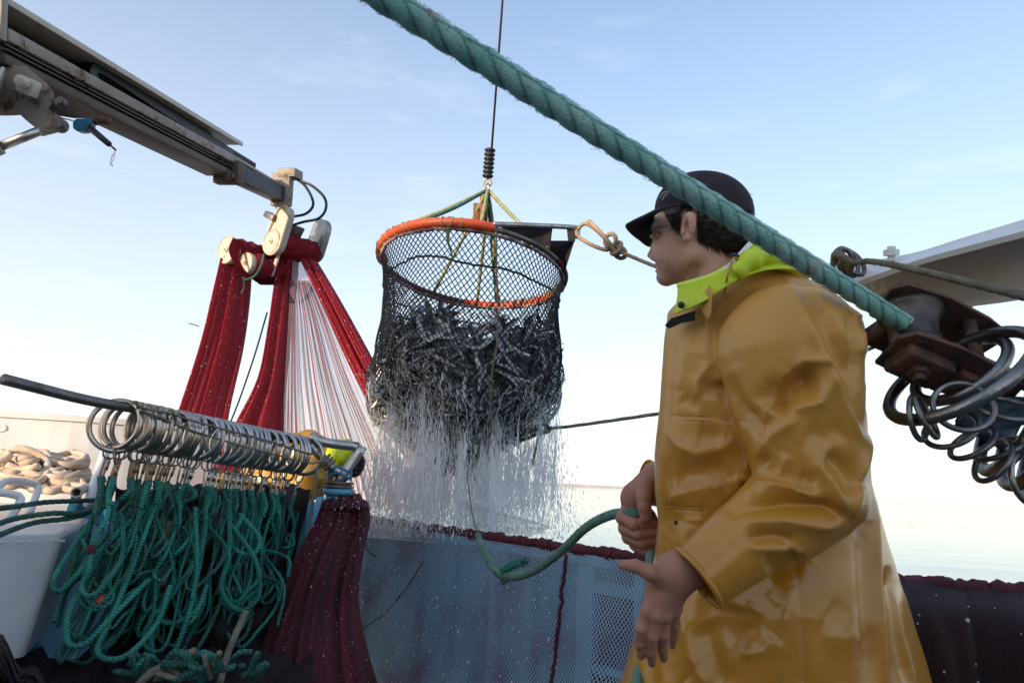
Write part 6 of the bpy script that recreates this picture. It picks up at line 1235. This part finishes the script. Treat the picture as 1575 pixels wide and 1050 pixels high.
mb = MB(); q = pts([(1014, 305, 1.435), (1018, 299, 1.43), (1024, 295, 1.425), (1027, 297, 1.424), (1021, 303, 1.43), (1019, 308, 1.43)]); mb.tube(resample(q, .003), .0016, 5); mb.build('cap_badge', mat('badge', (.35, .33, .36), .6), cap_o)

# ---------------- hands
def chain(p, L_, k=.004):
    d_ = None
    for (a_, ra), (b_, rb) in zip(L_[:-1], L_[1:]):
        q = cone(p, a_, b_, ra, rb); d_ = q if d_ is None else smin(d_, q, k)
    return d_
def H(x, y, d_, r_): return (PC(x, y, d_), r_*d_/F)
left_f = [[H(996, 938, 1.205, 10), H(986, 966, 1.20, 8.6), H(984, 988, 1.21, 7.6), H(986, 1008, 1.225, 6.2)],
          [H(1010, 945, 1.20, 10.5), H(1003, 977, 1.20, 9), H(1001, 1000, 1.215, 8), H(1003, 1019, 1.235, 6.6)],
          [H(1023, 944, 1.205, 10), H(1020, 974, 1.21, 8.8), H(1019, 996, 1.23, 7.8), H(1021, 1012, 1.25, 6.3)],
          [H(1038, 936, 1.215, 9), H(1038, 960, 1.23, 7.8), H(1036, 978, 1.25, 6.8), H(1034, 992, 1.265, 5.6)]]
left_t = [H(1020, 885, 1.20, 17), H(1000, 880, 1.185, 12), H(978, 870, 1.19, 10), H(957, 868, 1.20, 7.5)]
def lhand(p):
    d_ = cone(p, PC(1068, 868, 1.225), PC(1040, 880, 1.215), S(31, 1.22), S(33, 1.22)); d_ = smin(d_, ellp(p, PC(1030, 896, 1.21), (S(37, 1.2), S(31, 1.2), .020), R(35)), .02); d_ = smin(d_, ellp(p, PC(1020, 925, 1.21), (S(31, 1.2), S(25, 1.2), .016), R(10)), .015)
    for f_ in left_f:
        d_ = smin(d_, chain(p, f_), .006); d_ = smin(d_, cone(p, PC(1036, 893, 1.194), f_[0][0]-np.array([0, 0, .003]), S(5.5, 1.2), f_[0][1]*.95), .008); d_ = smin(d_, np.linalg.norm(p-f_[0][0]-np.array([0, 0, -.004]), axis=1)-f_[0][1], .006)
    return smin(d_, chain(p, left_t), .012)
allp = np.array([q[0] for f_ in left_f+[left_t] for q in f_]+[PC(1085, 855, 1.23), PC(1085, 905, 1.23)])
def hand_col(tips):
    def c_(co):
        b_ = np.tile(np.array([.37, .17, .11]), (len(co), 1))
        for t_ in tips:
            m_ = np.exp(-(np.linalg.norm(co-t_, axis=1)/.010)**2)*.5; b_ = b_*(1-m_[:, None])+np.array([.45, .20, .15])*m_[:, None]
        return b_
    return c_
def crease(fs):
    def fo(co, n_):
        h_ = np.zeros(len(co))
        for f_ in fs:
            for k in (1, 2):
                ax_ = nrm(f_[k+1][0]-f_[k-1][0]); s_ = (co-f_[k][0])@ax_; r_ = np.linalg.norm(co-f_[k][0], axis=1); near_ = r_ < f_[k][1]*2.2
                h_ += np.where(near_, -.0009*(np.exp(-((s_-.002)/.0009)**2)+np.exp(-((s_+.002)/.0009)**2))+.0009*np.exp(-(s_/.006)**2), 0)
        return h_+.0004*np.sin(co[:, 0]*900+2*np.sin(co[:, 1]*500))*np.sin(co[:, 1]*700)
    return fo
lh_o, _, _ = build_sdf('hand', lhand, allp.min(0)-.03, allp.max(0)+.03, .0018, M['skin'], man, fold=crease(left_f), col=hand_col([f_[k][0] for f_ in left_f for k in (0, 1, 3)]))
mb = MB()
for f_ in left_f+[left_t]:
    c_ = c2w((f_[-1][0]-np.array([0, 0, f_[-1][1]*.72]))[None])[0]; ax_ = nrm(c2w(f_[-1][0][None])[0]-c2w(f_[-2][0][None])[0]); sx_ = nrm(np.cross(ax_, FW)); mb.ell(c_+ax_*.001, ax_*.0062, sx_*.0046, FW*.0022, 12, 7)
mb.build('fingernails', mat('nail', (.52, .30, .24), .3), lh_o)
# far hand closed round the rope
DR = 1.66
right_f = [[H(975, 772, DR+.03, 13), H(958, 796, DR-.005, 10.5), H(976, 806, DR-.035, 9.5), H(1002, 805, DR-.03, 8)],
           [H(980, 788, DR+.03, 13), H(962, 812, DR-.005, 10.5), H(982, 821, DR-.036, 9.5), H(1012, 818, DR-.03, 8)],
           [H(986, 802, DR+.03, 12), H(967, 826, DR-.005, 10), H(988, 834, DR-.035, 9), H(1014, 830, DR-.03, 7.5)],
           [H(992, 814, DR+.03, 11), H(978, 838, DR-.004, 9), H(994, 845, DR-.03, 8), H(1012, 842, DR-.025, 7)]]
right_t = [H(992, 748, DR-.01, 15), H(990, 765, DR-.035, 12), H(991, 780, DR-.045, 10.5), H(993, 795, DR-.048, 8.5)]
def rhand(p):
    d_ = cone(p, PC(1006, 735, DR+.02), PC(990, 755, DR+.015), S(22, DR), S(24, DR)); d_ = smin(d_, ellp(p, PC(976, 772, DR+.012), (S(21, DR), S(29, DR), .024), R(20)), .015); d_ = smin(d_, ellp(p, PC(990, 806, DR+.022), (S(24, DR), S(30, DR), .02), R(10)), .015)
    for f_ in right_f: d_ = smin(d_, chain(p, f_), .0045)
    return smin(d_, chain(p, right_t), .009)
allp = np.array([q[0] for f_ in right_f+[right_t] for q in f_]+[PC(1020, 720, DR)])
rh_o, _, _ = build_sdf('hand', rhand, allp.min(0)-.03, allp.max(0)+.03, .0018, M['skin'], man, fold=crease(right_f), col=hand_col([f_[k][0] for f_ in right_f for k in (1, 2, 3)]))
mb = MB()
for f_ in [right_t]:
    c_ = c2w((f_[-1][0]-np.array([0, 0, f_[-1][1]*.75]))[None])[0]; ax_ = nrm(c2w(f_[-1][0][None])[0]-c2w(f_[-2][0][None])[0]); sx_ = nrm(np.cross(ax_, FW)); mb.ell(c_, ax_*.0075, sx_*.006, FW*.0022, 12, 7)
mb.build('fingernails', bpy.data.materials['nail'], rh_o)
# legs and boots below the coat (outside the frame, the figure still stands on the deck)
hipw = c2w(PC(1190, 1200, 1.5)[None])[0]
for s_ in (-1, 1):
    mb = MB(); bx_ = hipw[0]+(.02 if s_ < 0 else -.06); by_ = hipw[1]+.11*s_
    mb.tube(np.array([(bx_, by_, hipw[2]+.05), (bx_-.02, by_, .40), (bx_, by_, .10), (bx_-.01, by_, .03)]), [.10, .085, .065, .06], 14); mb.build('trouser_leg', M['yellow'], man)
    mb = MB(); mb.ell((bx_-.06, by_, .055), (.15, 0, 0), (0, .052, 0), (0, 0, .055), 18, 10); mb.tube(np.array([(bx_, by_, .06), (bx_, by_, .30)]), [.066, .075], 14); mb.build('boot', M['black'], man)
# ---------------- rope held by the man
hr = resample(np.vstack([pts([(735, 822, 2.95), (741, 840, 2.86), (752, 858, 2.78), (760, 872, 2.70), (770, 882, 2.62), (790, 886, 2.52), (820, 878, 2.36), (860, 850, 2.16), (900, 812, 1.98), (935, 793, 1.82), (962, 789, DR), (985, 791, DR-.015), (1001, 803, DR-.012), (1003, 826, DR-.008), (1001, 852, DR-.04), (998, 900, 1.54), (992, 960, 1.45), (987, 1010, 1.42), (978, 1060, 1.36), (970, 1120, 1.36)])]), .008)
mb = MB(); mb.tube(hr, np.interp(np.linspace(0, 1, len(hr)), [0, .12, .3, 1], [.013, .021, .0145, .0125]), 14, lobes=3, pitch=.09, depth=.10)
c_ = P(773, 884, 2.60)
for k in range(3): mb.torus(c_+RT*.012*(k-1), RT*.8+UP*(.5-.5*k)+FW*.3, .026, .010, 20, 8)
for k in range(90):
    i = rng.integers(0, 26); v_ = rng.normal(size=3)*.018; mb.tube(np.array([hr[i], hr[i]+v_*.6, hr[i]+v_+[0, 0, -.004]]), .0007, 3)
mb.build('rope', M['held_rope'])
hro = bpy.data.objects['rope']; hro.name = 'held_rope'; tag(hro, 'green grey rope running from the tied bag line to the man\'s hands', 'rope')
mb = MB(); q = resample(pts([(770, 882, 2.60), (782, 872, 2.56), (794, 866, 2.55), (802, 864, 2.55)]), .008); mb.tube(q, np.linspace(.015, .017, len(q)), 9, lobes=3, pitch=.05)
for k in range(40): v_ = rng.normal(size=3)*.012; mb.tube(np.array([q[-1], q[-1]+v_*.5+RT*.01, q[-1]+v_+RT*.02]), .0008, 3)
mb.build('knot_tail', M['green_rope'], hro)
mb = MB(); mb.tube(resample(pts([(716, 700, 3.42), (722, 760, 3.25), (728, 796, 3.08), (736, 824, 2.94)]), .02), .004, 6); tag(mb.build('thin_line', M['grey_rope']), 'thin line from the fish bag down to the held rope', 'rope')

# ---------------- crew member bent down behind the rings
crew = thing('person', 'crew member in yellow oilskins and lime hood bent down behind the rings', 'person', tuple(P(450, 800, 3.55)*np.array([1, 1, 0])))
DC = 3.55
def crewf(p):
    d_ = cone(p, PC(380, 790, DC), PC(470, 715, DC), .20, .17); d_ = smin(d_, cone(p, PC(470, 715, DC), PC(500, 712, DC), .15, .10), .08)
    d_ = smin(d_, cone(p, PC(480, 730, DC-.18), PC(440, 800, DC-.22), .075, .06), .04); d_ = smin(d_, cone(p, PC(440, 800, DC-.22), PC(400, 795, DC-.30), .06, .05), .03)
    d_ = smin(d_, cone(p, PC(380, 790, DC), PC(370, 880, DC), .17, .12), .06)
    return d_
def crew_fold(co, n_): x, y = px_of(co); return .010*np.sin(x*.13+3*np.sin(y*.07))*np.sin(y*.11+2*np.sin(x*.05))
build_sdf('oilskins', crewf, np.array([PC(300, 0, DC)[0], PC(0, 930, DC)[1], DC-.45]), np.array([PC(560, 0, DC)[0], PC(0, 640, DC)[1], DC+.3]), .016, M['yellow'], crew, fold=crew_fold)
mb = MB()
for x_, y_ in ((368, -.12), (372, .12)):
    q0 = P(x_, 880, DC)+np.array([0, y_, 0]); mb.tube(np.array([q0, np.r_[q0[:2], .03]]), [.12, .085], 14)
mb.build('trouser_legs', M['yellow'], crew)
def hoodf(p): 
    d_ = ellp(p, PC(526, 698, DC-.05), (.080, .078, .095), R(25)); d_ = smin(d_, cone(p, PC(508, 705, DC), PC(490, 712, DC), .07, .09), .03); x, y = px_of(p); return d_+.004*np.sin(x*.35)*np.sin(y*.3)
build_sdf('hood', hoodf, np.array([PC(460, 0, DC)[0], PC(0, 750, DC)[1], DC-.25]), np.array([PC(575, 0, DC)[0], PC(0, 650, DC)[1], DC+.2]), .008, M['lime'], crew)
mb = MB(); mb.ell(P(549, 716, DC-.06), RT*.04, UP*.06+RT*.01, FW*.07, 14, 10); mb.build('face', M['skin'], crew)
mb = MB(); mb.ell(P(330, 772, DC-.55), RT*.05, UP*.06, FW*.05, 14, 10); mb.tube(resample(pts([(330, 775, DC-.52), (350, 790, DC-.40), (380, 800, DC-.3)]), .02), .055, 12); mb.build('glove', M['red_rubber'], crew)
mb = MB(); mb.ell(P(395, 800, DC-.42), RT*.06+UP*.02, UP*.10, FW*.05, 14, 10); mb.build('apron', M['red_rubber'], crew)
mb = MB(); mb.tube(resample(pts([(378, 752, DC-.25), (345, 745, DC-.36), (332, 765, DC-.46)]), .02), .062, 12); mb.build('sleeve', M['yellow'], crew)
